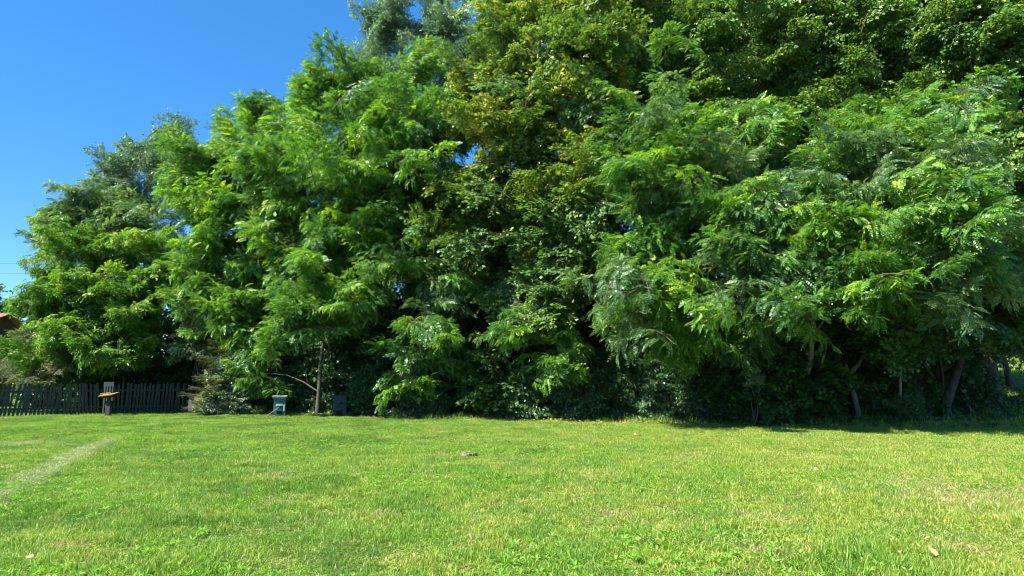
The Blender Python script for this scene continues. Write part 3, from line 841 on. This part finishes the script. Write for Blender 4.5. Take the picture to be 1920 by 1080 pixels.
# conifer: thin layered light-brown sprays
r = np.random.RandomState(55)
cx, cy = gx(412, 26.6), 26.6
root = tag(empty('conifer_tree', (cx, cy, 0)), 'thin dark green conifer with layered twigs just right of the fence end', 'conifer')
b = MB(); b.tube([[0, 0, -0.1], [0.03, 0, 1.2], [0, 0, 3.1]], [0.05, 0.035, 0.008], 6); b.build('trunk', M['bark'], root, True)
for k in range(44):
    z = 0.25 + 2.7 * k / 44 + 0.12 * r.randn()
    a = math.pi + r.randn() * 0.85 if k % 3 else r.rand() * 6.28
    L = (1.35 - 0.36 * z) * (0.75 + 0.4 * r.rand())
    b = MB()
    pts = [np.array([math.cos(a) * L * t, math.sin(a) * L * t, z + 0.36 * L * t - 0.18 * L * t * t]) for t in np.linspace(0, 1, 6)]
    b.tube(pts, np.linspace(0.010, 0.003, 6), 4, 1)
    for j in range(int(L * 48)):
        t = 0.12 + 0.88 * r.rand()
        p = np.array([math.cos(a) * L * t, math.sin(a) * L * t, z + 0.36 * L * t - 0.18 * L * t * t])
        aa = a + (0.8 + 0.3 * r.randn()) * (1 if r.rand() < .5 else -1)
        d = unit([math.cos(aa), math.sin(aa), -0.15 + 0.35 * r.randn()]); l2 = (0.13 + 0.20 * (1 - t)) * (0.7 + 0.6 * r.rand())
        for q in np.linspace(0.1, 1, 7):
            for s in (-1, 1):
                pp = p + d * l2 * q
                dn = unit(d * 0.7 + np.cross(d, [0, 0, 1]) * s * 0.8 + np.array([0, 0, 0.3 + 0.2 * r.randn()]))
                v, f = leaflet(pp, dn, [0, 0, 1], 0.05, 0.016)
                b.add(v, f, 0, np.clip(0.45 + 0.22 * r.randn() + 0.3 * t, 0, 1))
    o = b.build('branch', [M['needle'], M['twig']], root)

# a long bare twig arching down in front of the dark shrubs
b = MB()
tp = [P(1468, 560, 21.6), P(1462, 605, 21.4), P(1446, 650, 21.3), P(1425, 680, 21.2), P(1405, 695, 21.2)]
o = bpy.data.objects.new('hanging_branch', None)
b.tube(tp, [0.022, 0.02, 0.016, 0.012, 0.006], 5)
b.tube([tp[2], P(1458, 668, 21.2)], [0.01, 0.004], 4)
b.tube([P(1474, 595, 21.5), P(1474, 620, 21.4), P(1476, 645, 21.4)], [0.01, 0.009, 0.006], 4)
bpy.data.objects.remove(o)
tag(b.build('dead_branch', M['bark'], None, True), 'long bare curved branch hanging before the dark shrubs left of the pale stems', 'branch')
b = MB(); b.tube([P(1686, 790, 22.0), P(1688, 740, 22.0), P(1689, 690, 22.0), P(1696, 650, 22.1), P(1700, 600, 22.2)], [0.05, 0.045, 0.04, 0.03, 0.02], 6, rough=0.1)
tag(b.build('sapling_stem', M['bark_pale'], None, True), 'thin pale sapling stem right of the bent pale stem', 'sapling')


# ------------------------------------------------------------------ picket fence
def picket_mesh(h, w=0.075, t=0.022):
    b = MB()
    hw = w / 2
    prof = [(-hw, 0), (hw, 0), (hw, h - 0.05), (0.25 * hw, h), (-0.25 * hw, h), (-hw, h - 0.05)]
    v = [(x, -t / 2, z) for x, z in prof] + [(x, t / 2, z) for x, z in prof]
    f = [[0, 1, 2, 5], [5, 2, 3, 4], [6, 11, 8, 7], [11, 10, 9, 8]]
    for i in range(6):
        j = (i + 1) % 6
        f.append([j, i, i + 6, j + 6])
    b.add(v, f)
    return b.mesh('picket', [M['fence']])


f0 = np.array([gx(-60, 24.6), 24.6]); f1 = np.array([gx(362, 28.6), 28.6])
fl = np.linalg.norm(f1 - f0); fd = (f1 - f0) / fl
fa = math.atan2(fd[1], fd[0])
fence = tag(empty('picket_fence', (f0[0], f0[1], 0), fa), 'weathered grey wooden picket fence at the left edge of the lawn', 'fence')
pm = [picket_mesh(h) for h in (1.14, 1.17, 1.20)]
n_p = int(fl / 0.128)
r = np.random.RandomState(9)
for k in range(n_p):
    o = bpy.data.objects.new('picket', pm[r.randint(3)])
    C.objects.link(o); o.parent = fence
    s = k * 0.128
    lean = 0.05 * math.sin(k * 0.17) + 0.03 * r.randn()
    if k < 26: lean += 0.07
    o.location = (s + 0.006 * r.randn(), -0.045 + 0.006 * r.randn(), 0.03 + 0.015 * r.randn())
    o.rotation_euler = (0.015 * r.randn(), lean, 0.04 * r.randn())
for z in (0.28, 0.92):
    b = MB(); b.box((fl / 2, 0.0, z), (fl, 0.04, 0.075)); b.build('rail', M['fence'], fence)
for s in np.arange(0.6, fl, 2.3):
    b = MB(); b.box((s, 0.075, 0.56), (0.09, 0.09, 1.22)); b.build('fence_post', M['fence'], fence)
# sunlit picket tops, left of centre, painted by an added pale board and pickets
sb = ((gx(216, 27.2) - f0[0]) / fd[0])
b = MB(); b.box((sb, -0.075, 1.18), (0.34, 0.022, 0.15)); o = b.build('top_board', M['fence_sunlit'], fence); o['label'] = 'pale board added for the sunlit picket tops behind the bird table'
ppm = picket_mesh(1.18, 0.05); ppm.materials[0] = M['fence_sunlit']
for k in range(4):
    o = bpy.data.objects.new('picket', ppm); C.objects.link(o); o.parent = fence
    o.location = (sb - 0.13 + 0.088 * k, -0.1, 0.02); o['label'] = 'picket coloured pale as if sunlit'

# ------------------------------------------------------------------ shed at the left edge
sx, sy = gx(-56, 34), 34.0
shed = tag(empty('shed', (sx, sy, 0)), 'brown boarded shed with clay tile roof at the left edge behind the fence', 'shed')
bm_ = MB()
bw = 0.17
bd = MB(); bd.box((0, 0, 1.84), (bw - 0.012, 0.025, 3.68)); bme = bd.mesh('wall_board', [M['shed']])
for k in range(16):
    o = bpy.data.objects.new('wall_board', bme); C.objects.link(o); o.parent = shed
    o.location = (-1.3 + bw * k, -1.5 + 0.004 * (k % 3), 0)
for k in range(16):
    o = bpy.data.objects.new('wall_board', bme); C.objects.link(o); o.parent = shed
    o.location = (1.40, -1.42 + bw * k, 0); o.rotation_euler = (0, 0, R(90))
b = MB(); b.box((0, 0, 1.82), (2.6, 2.7, 3.6)); b.build('wall', M['shed'], shed)
# roof: one pitched plane with rolls, rising to the right and back
b = MB()
eave, ridge = P(-20, 614, 32.2)[2], P(20, 590, 35)[2]
nx = 44
for side in (0, 1):
    V, Fq = [], []
    for i in range(nx + 1):
        x = -2.6 + 4.35 * i / nx
        dz = 0.03 * (1 if i % 2 else -1)
        for j in range(8):
            t = j / 7
            y = -2.0 + 2.2 * t if side == 0 else 2.4 - 2.2 * t
            V.append([x, y, eave + (ridge - eave) * t + dz + (0.02 if j % 2 else 0)])
    for i in range(nx):
        for j in range(7):
            a = i * 8 + j; Fq.append([a, a + 8, a + 9, a + 1])
    b.add(V, Fq)
b.build('roof', M['tile'], shed)
b = MB()
gz_ = ridge - 0.06
b.add([[x, y, z] for x in (1.34, 1.40) for y, z in ((-1.5, 3.66), (1.7, 3.66), (0.28, gz_), (0.12, gz_))], [[0, 1, 2, 3], [4, 7, 6, 5], [0, 3, 7, 4], [1, 5, 6, 2], [3, 2, 6, 7], [0, 4, 5, 1]])
b.build('gable', M['shed'], shed)
b = MB(); b.box((-0.43, -2.02, eave - 0.08), (4.3, 0.04, 0.16)); b.build('eave_board', M['felt'], shed)
for k, xx in enumerate(np.arange(-2.4, 1.7, 0.5)):
    b = MB(); b.box((xx, -1.9, eave - 0.30 + 0.2), (0.06, 0.5, 0.08)); b.build('rafter', M['shed'], shed)

# ------------------------------------------------------------------ bird table
bt = tag(empty('bird_table', (gx(213, 26.1), 26.1, 0)), 'bird table with a tilted orange-yellow top board on a grey post by the fence', 'bird table')
b = MB(); b.box((0.02, 0, 0.25), (0.17, 0.15, 0.62)); b.box((0.02, 0, 0.62), (0.10, 0.10, 0.2)); b.build('post', M['fence'], bt)
b = MB(); rot = np.array(Matrix.Rotation(R(-7), 3, 'Y') @ Matrix.Rotation(R(9), 3, 'X'))
b.box((0, 0, 0.80), (0.54, 0.46, 0.03), rot); b.build('top_board', M['orange'], bt)
b = MB(); b.box((0.0, 0, 0.735), (0.46, 0.36, 0.06), rot); b.build('under_frame', M['dark'], bt)
b = MB(); b.box((-0.02, -0.2, 0.845), (0.40, 0.03, 0.04), rot); b.build('rim', M['orange'], bt)


# ------------------------------------------------------------------ beehives
def hive(name, label, u, Y, w, h, body, lid, rz, seed, group, trim=True, skew=0.0):
    x = gx(u, Y)
    root = tag(empty(name, (x, Y, 0), rz), label, 'beehive', group)
    d = w * 1.15
    b = MB()
    hh = h * 0.54
    b.box((0, 0, h * 0.12 + hh / 2 - 0.002), (w, d, hh)); b.build('brood_box', M[body], root)
    b = MB(); b.box((0, 0, h * 0.12 + hh + h * 0.15 + 0.006), (w * 0.985, d * 0.985, h * 0.29)); b.build('upper_box', M[body], root)
    b = MB(); b.box((-0.02, 0, h + 0.01), (w * 1.22, d * 1.2, 0.035)); b.box((-0.02, 0, h - 0.035), (w * 1.1, d * 1.08, 0.05)); b.build('lid', M[lid], root)
    for sx_ in (-1, 1):
        for sy_ in (-1, 1):
            b = MB(); b.box((sx_ * (w / 2 - 0.035), sy_ * (d / 2 - 0.035), h * 0.055), (0.065, 0.065, h * 0.13)); b.build('leg', M['white'] if trim and sy_ < 0 else M[body], root)
    b = MB(); b.box((0, -d / 2 - 0.012, h * 0.22), (w * 0.45, 0.02, h * 0.16)); b.build('entrance_slot', M['dark'], root)
    b = MB(); b.box((0.0, -d / 2 - 0.02, h * 0.53), (w * 0.1, 0.03, 0.03)); b.build('handhold', M['dark'], root)
    if trim:
        b = MB(); b.box((-0.01, -d / 2 - 0.014, h * 0.60), (w * 0.56, 0.022, h * 0.09)); b.build('front_panel', M['white'], root)
        b = MB(); b.box((w * 0.38, -d / 2 - 0.012, h * 0.46), (w * 0.12, 0.02, h * 0.30)); b.build('side_strip', M['white'], root)
        b = MB(); rt = np.array(Matrix.Rotation(R(-36), 3, 'Y')); b.box((-w * 0.55, -d / 2 - 0.10, h * 0.27), (0.55, 0.14, 0.022), rt); o = b.build('landing_board', M['raw'], root); o['label'] = 'raw wooden board leaning on the hive'
    else:
        b = MB(); b.box((-w * 0.1, -d / 2 - 0.10, h * 0.34), (w * 0.5, 0.16, 0.02)); b.build('landing_board', M['mauve'], root)
    return root


HG = 'beehives standing along the foot of the trees'
hive('beehive', 'turquoise beehive with white panel and a raw board leaning on it', 531, 25.6, 0.42, 0.74, 'teal', 'felt', R(14), 1, HG)
hive('beehive', 'dark grey-blue beehive in the shade under the tallest locust', 642, 26.0, 0.50, 0.74, 'greyblue', 'greyblue', R(10), 2, HG, False)
hive('beehive', 'mauve-grey beehive with a reddish lid half hidden by the conifer', 378, 28.3, 0.50, 0.72, 'mauve', 'rust', R(5), 3, HG, False)

# ------------------------------------------------------------------ far right: house beyond the road
hx, hy = gx(1888, 88), 88.0
hz = float(height(hx, hy)) - 0.5
hs = tag(empty('distant_house', (hx, hy, hz)), 'pale blue-grey house far beyond the road, seen past the roadside tree', 'house')
b = MB(); b.box((0, 0, 1.6), (3.6, 5, 3.2)); b.build('wall', M['render'], hs)
b = MB()
V = [(-2, -2.8, 3.2), (2, -2.8, 3.2), (2, 2.8, 3.2), (-2, 2.8, 3.2), (-2, 0, 4.6), (2, 0, 4.6), (-2, 0, 3.2), (2, 0, 3.2)]
b.add(V, [[0, 1, 5, 4], [3, 4, 5, 2], [0, 4, 3, 6], [1, 7, 2, 5]]); b.build('roof', M['tile'], hs)
b = MB(); b.box((0.5, -2.52, 1.7), (0.9, 0.06, 1.1)); b.build('window', M['dark'], hs)

# power lines
for z, v in ((0, 495), (1, 513)):
    b = MB()
    zc = P(20, v, 62)[2]
    pts = [[x, 62 + 0.05 * (x + 45), zc + 0.0006 * (x + 40) ** 2] for x in np.linspace(-95, 10, 24)]
    b.tube(pts, 0.013, 5)
    tag(b.build('power_line', M['wire'], None, True), ['upper thin power line crossing the sky at the left edge', 'lower thin power line crossing the sky at the left edge'][z], 'power line', 'power lines at the left edge')


# ------------------------------------------------------------------ grass: clumps scattered over the lawn, nobody could count them
def clump(seed, n, rad, hmin, hmax, w):
    r = np.random.RandomState(seed)
    b = MB()
    for k in range(n):
        a = r.rand() * 6.28; q = rad * math.sqrt(r.rand())
        p = np.array([math.cos(a) * q, math.sin(a) * q, -0.005])
        h = hmin + (hmax - hmin) * r.rand() ** 1.5
        la = r.rand() * 6.28
        lean = (0.2 + 0.95 * r.rand()) * h
        d = np.array([math.cos(la), math.sin(la), 0])
        sa = la + 1.57 + 0.6 * r.randn()
        s = np.array([math.cos(sa), math.sin(sa), 0]) * w * (0.6 + 0.7 * r.rand())
        p1 = p + d * lean * 0.28 + np.array([0, 0, h * 0.58])
        p2 = p + d * lean + np.array([0, 0, h * (0.98 - 0.42 * (lean / h) ** 2)])
        b.add([p - s / 2, p + s / 2, p1 + s / 2 * 0.9, p1 - s / 2 * 0.9, p2 + s * 0.08, p2 - s * 0.08], [[0, 1, 2, 3], [3, 2, 4, 5]], 0, np.clip(0.48 + 0.26 * r.randn() + (0.35 if r.rand() < 0.09 else 0), 0, 1))
    return b


def weed_clump(seed, n, S):
    r = np.random.RandomState(seed); b = MB()
    for k in range(n):
        a = k * 2.4 + r.rand()
        d = unit([math.cos(a), math.sin(a), 0.45 + 0.3 * r.randn()])
        v, f = leaflet(np.array([0, 0, 0.01]) + d * 0.01, d, unit([-d[0] * 0.4, -d[1] * 0.4, 1]), S * (0.6 + 0.6 * r.rand()), S * 0.34, 0.15, 2)
        b.add(v, f, 0, np.clip(0.5 + 0.25 * r.randn(), 0, 1))
    return b


def scatter(name, label, pts, rot, scl, var, sources, mat):
    """one object: geometry nodes place the little source meshes on its points"""
    me = bpy.data.meshes.new(name)
    me.vertices.add(len(pts)); me.vertices.foreach_set('co', pts.astype(np.float32).ravel())
    for nm, tp, arr in (('rot', 'FLOAT_VECTOR', rot), ('scl', 'FLOAT_VECTOR', scl)):
        a = me.attributes.new(nm, tp, 'POINT'); a.data.foreach_set('vector', arr.astype(np.float32).ravel())
    a = me.attributes.new('var', 'INT', 'POINT'); a.data.foreach_set('value', var.astype(np.int32))
    me.materials.append(mat)
    o = bpy.data.objects.new(name, me); C.objects.link(o)
    ng = bpy.data.node_groups.new(name + '_nodes', 'GeometryNodeTree')
    ng.interface.new_socket('Geometry', in_out='INPUT', socket_type='NodeSocketGeometry')
    ng.interface.new_socket('Geometry', in_out='OUTPUT', socket_type='NodeSocketGeometry')
    N, L = ng.nodes, ng.links
    gi, go = N.new('NodeGroupInput'), N.new('NodeGroupOutput')
    jn = N.new('GeometryNodeJoinGeometry')
    def named(nm, tp):
        x = N.new('GeometryNodeInputNamedAttribute'); x.data_type = tp; x.inputs['Name'].default_value = nm
        return x.outputs['Attribute']
    ra, sa, va = named('rot', 'FLOAT_VECTOR'), named('scl', 'FLOAT_VECTOR'), named('var', 'INT')
    e2r = N.new('FunctionNodeEulerToRotation'); L.new(ra, e2r.inputs[0])
    for k, so in enumerate(sources):
        oi = N.new('GeometryNodeObjectInfo'); oi.inputs['Object'].default_value = so
        cmpn = N.new('FunctionNodeCompare'); cmpn.data_type = 'INT'; cmpn.operation = 'EQUAL'
        L.new(va, cmpn.inputs[2]); cmpn.inputs[3].default_value = k
        ip = N.new('GeometryNodeInstanceOnPoints')
        L.new(gi.outputs[0], ip.inputs['Points']); L.new(oi.outputs['Geometry'], ip.inputs['Instance'])
        L.new(cmpn.outputs[0], ip.inputs['Selection']); L.new(e2r.outputs[0], ip.inputs['Rotation']); L.new(sa, ip.inputs['Scale'])
        L.new(ip.outputs[0], jn.inputs[0])
    L.new(jn.outputs[0], go.inputs[0])
    md = o.modifiers.new('scatter', 'NODES'); md.node_group = ng
    tag(o, label, None, None, 'stuff')
    return o


def src(b, name, mat):
    return bpy.data.objects.new(name, b.mesh(name, [mat]))      # a mesh source for the scatter, never linked to the scene


r = np.random.RandomState(77)
def lawn_points(y0, y1, dens):
    A = 0
    X, Y = [], []
    n = int(dens * (y1 - y0) * 1.0)
    ww = lambda y: 0.80 * y + 2.5
    area = (y1 - y0) * (ww(y0) + ww(y1))
    n = int(area * dens)
    t = r.rand(n * 2)
    y = y0 + (y1 - y0) * t
    x = (r.rand(n * 2) * 2 - 1) * ww(y1)
    k = np.abs(x) < ww(y)
    return x[k][:n], y[k][:n]


parts_ = [lawn_points(2.6, 8, 170), lawn_points(8, 14, 130), lawn_points(14, 22, 95), lawn_points(22, 30, 75)]
gxs = np.concatenate([p[0] for p in parts_]); gys = np.concatenate([p[1] for p in parts_])
# keep the lawn short of the belt's dark floor
edge = np.interp(gxs, [-25, -12, -8, 0, 6, 12, 25], [29.5, 29.0, 27.8, 24.6, 22.6, 22.6, 23.5])
keep = (gys < edge) | (r.rand(len(gxs)) < 0.28)
gxs, gys = gxs[keep], gys[keep]
n = len(gxs)
gp = np.stack([gxs, gys, height(gxs, gys)], 1)
def vnoise(x, y, s, seed):
    rr_ = np.random.RandomState(seed); o_ = np.zeros_like(x)
    for _ in range(7):
        a_ = rr_.rand() * 6.28; k_ = s * (0.5 + rr_.rand()); o_ += np.sin((x * math.cos(a_) + y * math.sin(a_)) * k_ + rr_.rand() * 6.28)
    return o_ / 2.6
tall = 1.0 + 0.25 * vnoise(gxs, gys, 2.2, 1) + 0.25 * vnoise(gxs, gys, 7.0, 2)
tx_, ty_ = (-9.9 + 6.55), (17.2 - 8.5); tl_ = math.hypot(tx_, ty_)
dd = np.abs((gxs + 6.55) * -ty_ / tl_ + (gys - 8.5) * tx_ / tl_)
tall = np.where((dd < 0.35) & (gys < 18), tall * 0.6, tall)
tall = np.clip(tall, 0.4, 1.6)
rot = np.stack([r.randn(n) * 0.08, r.randn(n) * 0.08, r.rand(n) * 6.28], 1)
w_ = 0.9 + 0.3 * r.rand(n)
scl = np.stack([w_, w_, tall * (0.8 + 0.4 * r.rand(n))], 1)
g_src = [src(clump(500 + k, 32, 0.10, 0.020, 0.072, 0.0070), 'grass_clump', M['grass']) for k in range(6)]
g_src += [src(clump(520 + k, 26, 0.06, 0.04, 0.13, 0.0055), 'grass_tuft', M['grass']) for k in range(2)]
var = r.randint(0, 6, n)
tuft = (r.rand(n) < 0.025)
var[tuft] = 6 + r.randint(0, 2, tuft.sum())
scatter('lawn_grass', 'short sunlit lawn grass with lush, yellowish and dry patches', gp, rot, scl, var, g_src, M['grass'])

# broad-leaved weeds in patches
nw = 26000
wy = 3.0 + 20 * r.rand(nw) ** 1.2; wx = (r.rand(nw) * 2 - 1) * (0.8 * wy + 2)
k = vnoise(wx, wy, 1.3, 5) + 0.4 * vnoise(wx, wy, 4.0, 6) - 0.03 * wx > 0.25
wx, wy = wx[k], wy[k]; nw = len(wx)
wp = np.stack([wx, wy, height(wx, wy) + 0.015], 1)
wr = np.stack([r.randn(nw) * 0.15, r.randn(nw) * 0.15, r.rand(nw) * 6.28], 1)
ws = np.repeat((0.5 + 0.8 * r.rand(nw) ** 2)[:, None], 3, 1)
scatter('lawn_weeds', 'broad-leaved plantain and clover mixed into the lawn', wp, wr, ws, r.randint(0, 3, nw),
        [src(weed_clump(540 + k, 6 + k, 0.055), 'weed_rosette', M['weed']) for k in range(3)], M['weed'])

# rough growth on the floor of the belt and the bank
nf = 5200
fx = -16 + 46 * r.rand(nf); fy = np.interp(fx, [-25, -12, -8, 0, 6, 12, 30], [29.8, 29.0, 27.6, 24.2, 22.0, 21.8, 22.8]) + 7.5 * r.rand(nf) ** 1.3
kf = (fx < 17) | (fy < 27.6)
fx, fy = fx[kf], fy[kf]; nf = len(fx)
fp = np.stack([fx, fy, height(fx, fy)], 1)
ff = np.repeat((0.9 + 1.6 * r.rand(nf))[:, None], 3, 1)
scatter('ground_cover', 'low dark leafy growth and rough grass on the shaded ground under the trees', fp, np.stack([r.randn(nf) * .2, r.randn(nf) * .2, r.rand(nf) * 6.28], 1), ff, r.randint(0, 3, nf),
        [src(weed_clump(560, 9, 0.14), 'ground_ivy', M['ivy']), src(weed_clump(561, 12, 0.11), 'ground_ivy', M['ivy']), src(clump(562, 22, 0.08, 0.08, 0.26, 0.006), 'rough_grass', M['grass'])], M['ivy'])
ne = 4200
ex = -10 + 36 * r.rand(ne)
ey = np.interp(ex, [-12, -8, 0, 6, 12, 20, 30], [28.6, 26.9, 23.9, 21.6, 20.8, 20.2, 20.5]) + 0.45 * vnoise(ex, ex * 0, 1.6, 31) + 0.7 * r.randn(ne) * 0.6 + 0.5
ep = np.stack([ex, ey, height(ex, ey)], 1)
es = np.repeat((0.7 + 0.9 * r.rand(ne) ** 2)[:, None], 3, 1)
scatter('edge_grass', 'longer ragged grass and ground ivy along the edge between lawn and trees', ep, np.stack([r.randn(ne) * .15, r.randn(ne) * .15, r.rand(ne) * 6.28], 1), es, r.randint(0, 4, ne),
        [src(clump(570, 18, 0.08, 0.07, 0.20, 0.007), 'rough_grass', M['grass']), src(clump(571, 14, 0.10, 0.05, 0.26, 0.008), 'rough_grass', M['grass']), src(weed_clump(572, 9, 0.10), 'ground_ivy', M['ivy']), src(weed_clump(573, 7, 0.08), 'edge_weed', M['weed'])], M['grass'])
# leaf litter in the shade
nl = 5200
lx = -12 + 38 * r.rand(nl); ly = np.interp(lx, [-12, -8, 0, 6, 12, 20, 30], [28.6, 26.9, 23.9, 21.6, 20.8, 20.4, 20.5]) + 4.5 * r.rand(nl) ** 1.5 - 0.6 * r.rand(nl)
def litter(seed):
    b = MB(); rr_ = np.random.RandomState(seed)
    v, f = leaflet(np.zeros(3), unit([1, 0, 0.3]), unit([0.2, rr_.randn() * 0.4, 1]), 0.08, 0.06, 0.3, 2); b.add(v, f, 0, rr_.rand()); return b
scatter('leaf_litter', 'dry brown leaf litter on the shaded ground under the trees', np.stack([lx, ly, height(lx, ly) + 0.03], 1), np.stack([r.randn(nl) * .5, r.randn(nl) * .5, r.rand(nl) * 6.28], 1),
        np.repeat((0.6 + 0.8 * r.rand(nl))[:, None], 3, 1), r.randint(0, 3, nl), [src(litter(580 + k), 'litter_leaf', M['deadleaf']) for k in range(3)], M['deadleaf'])
# dry sunlit meadow behind the road
nm = 9000
mx_ = 20 + 40 * r.rand(nm); my_ = 35.5 + 45 * r.rand(nm) ** 1.3
mp_ = np.stack([mx_, my_, height(mx_, my_)], 1)
ms_ = np.repeat((3.0 + 3 * r.rand(nm))[:, None], 3, 1)
scatter('meadow_grass', 'sunlit rough meadow beyond the road at the right', mp_, np.stack([0 * mx_, 0 * mx_, r.rand(nm) * 6.28], 1), ms_, np.zeros(nm, int), [src(clump(563, 40, 0.12, 0.05, 0.13, 0.004), 'meadow_tuft', M['grass'])], M['grass'])


# ------------------------------------------------------------------ small things lying on the lawn
def gpoint(u, v):
    Y = CAM_Z / math.tan(math.atan((v - 540) / F_PX) - PITCH)
    x = (u - 960) / F_PX * Y / (math.cos(PITCH) + (v - 540) / F_PX * math.sin(PITCH))
    return np.array([x, Y, float(height(x, Y))])


def fallen_leaf(u, v, S, label, seed, tint):
    r = np.random.RandomState(seed)
    p = gpoint(u, v)
    b = MB()
    nA, nB = 5, 3
    V = []
    for i in range(nA):
        t = i / (nA - 1); w = S * 0.42 * math.sin(math.pi * min(1, t * 0.9 + 0.08)) ** 0.8
        for j in range(nB):
            q = j - 1
            V.append([S * (t - 0.5), q * w * (1 + 0.15 * r.randn()), 0.25 * S * abs(q) * 0.6 + 0.10 * S * math.sin(t * 5 + seed)])
    Fq = [[i * nB + j, (i + 1) * nB + j, (i + 1) * nB + j + 1, i * nB + j + 1] for i in range(nA - 1) for j in range(nB - 1)]
    b.add(V, Fq, 0, tint)
    b.tube([[-S * 0.5, 0, 0], [-S * 0.8, 0.01, 0.02]], [0.002, 0.0015], 3, 0, 0.2)
    o = b.build('fallen_leaf', M['deadleaf'])
    o.location = (p[0], p[1], p[2] + 0.055)
    o.rotation_euler = (R(25) + 0.2 * r.randn(), 0.2 * r.randn(), r.rand() * 6.28)
    tag(o, label, 'leaf', 'fallen leaves on the lawn')


for i, (u, v, S, t, lb) in enumerate([
        (1197, 1017, 0.075, 0.7, 'curled tan fallen leaf on the lawn, lowest, right of centre'),
        (1748, 1050, 0.11, 0.45, 'brown fallen leaf near the lower right corner of the lawn'),
        (1690, 1050, 0.06, 0.6, 'small fallen leaf just left of the brown one near the lower right corner'),
        (1190, 819, 0.12, 0.75, 'pale dry fallen leaf close to the shadow edge right of centre'),
        (1741, 1020, 0.05, 0.3, 'tiny brown fallen leaf above the brown one near the lower right corner'),
        (57, 1058, 0.06, 0.85, 'whitish fallen leaf near the lower left corner of the lawn'),
        (200, 853, 0.09, 0.7, 'small tan fallen leaf right of the worn track'),
        (252, 1029, 0.04, 0.6, 'tiny orange-brown fallen leaf in the lower left of the lawn'),
        (1530, 885, 0.06, 0.7, 'pale fallen leaf on the right half of the lawn below the shadow')]):
    fallen_leaf(u, v, S, lb, 600 + i, t)

# the little heap of dug soil in the middle of the lawn
p = gpoint(879, 858)
root = tag(empty('soil_clods', tuple(p)), 'small heap of pale and dark soil clods in the middle of the lawn', 'clods')
r = np.random.RandomState(12)
for k, (dx, dy, s, mt) in enumerate([(-0.08, 0, 0.07, 'clod'), (-0.02, 0.03, 0.05, 'clod'), (0.03, -0.04, 0.045, 'dark'), (0.12, 0.02, 0.05, 'dark'), (0.06, 0.05, 0.04, 'clod'), (-0.05, -0.06, 0.03, 'clod')]):
    b = MB()
    rows = []
    for i in range(5):
        th = math.pi * i / 4
        for j in range(7):
            ph = 2 * math.pi * j / 7
            q = s * (0.8 + 0.4 * r.rand())
            rows.append([dx + q * math.sin(th) * math.cos(ph), dy + q * math.sin(th) * math.sin(ph), 0.035 + q * 0.8 * math.cos(th)])
    b.add(rows, [[i * 7 + j, i * 7 + (j + 1) % 7, (i + 1) * 7 + (j + 1) % 7, (i + 1) * 7 + j] for i in range(4) for j in range(7)])
    b.build('clod', M[mt], root)

# coarse bright tufts that stand above the lawn
for i, (u, v, sc, lb) in enumerate([(1580, 1048, 1.6, 'large coarse bright grass tuft in the lower right of the lawn'), (1075, 1060, 1.4, 'coarse grass tuft at the bottom of the lawn, right of centre'),
                                    (420, 1000, 1.2, 'coarse pale grass tuft in the lower left half of the lawn')]):
    p = gpoint(u, v)
    o = clump(700 + i, 60, 0.11, 0.07, 0.16, 0.007).build('grass_tuft', M['grass'])
    o.location = tuple(p); o.scale = (sc, sc, 0.9 * sc)
    tag(o, lb, 'grass tuft', 'coarse grass tufts in the lawn')

tot = sum(TRI.values())
print('unique bough tris', TRI, tot, 'objects', len(scene.objects))
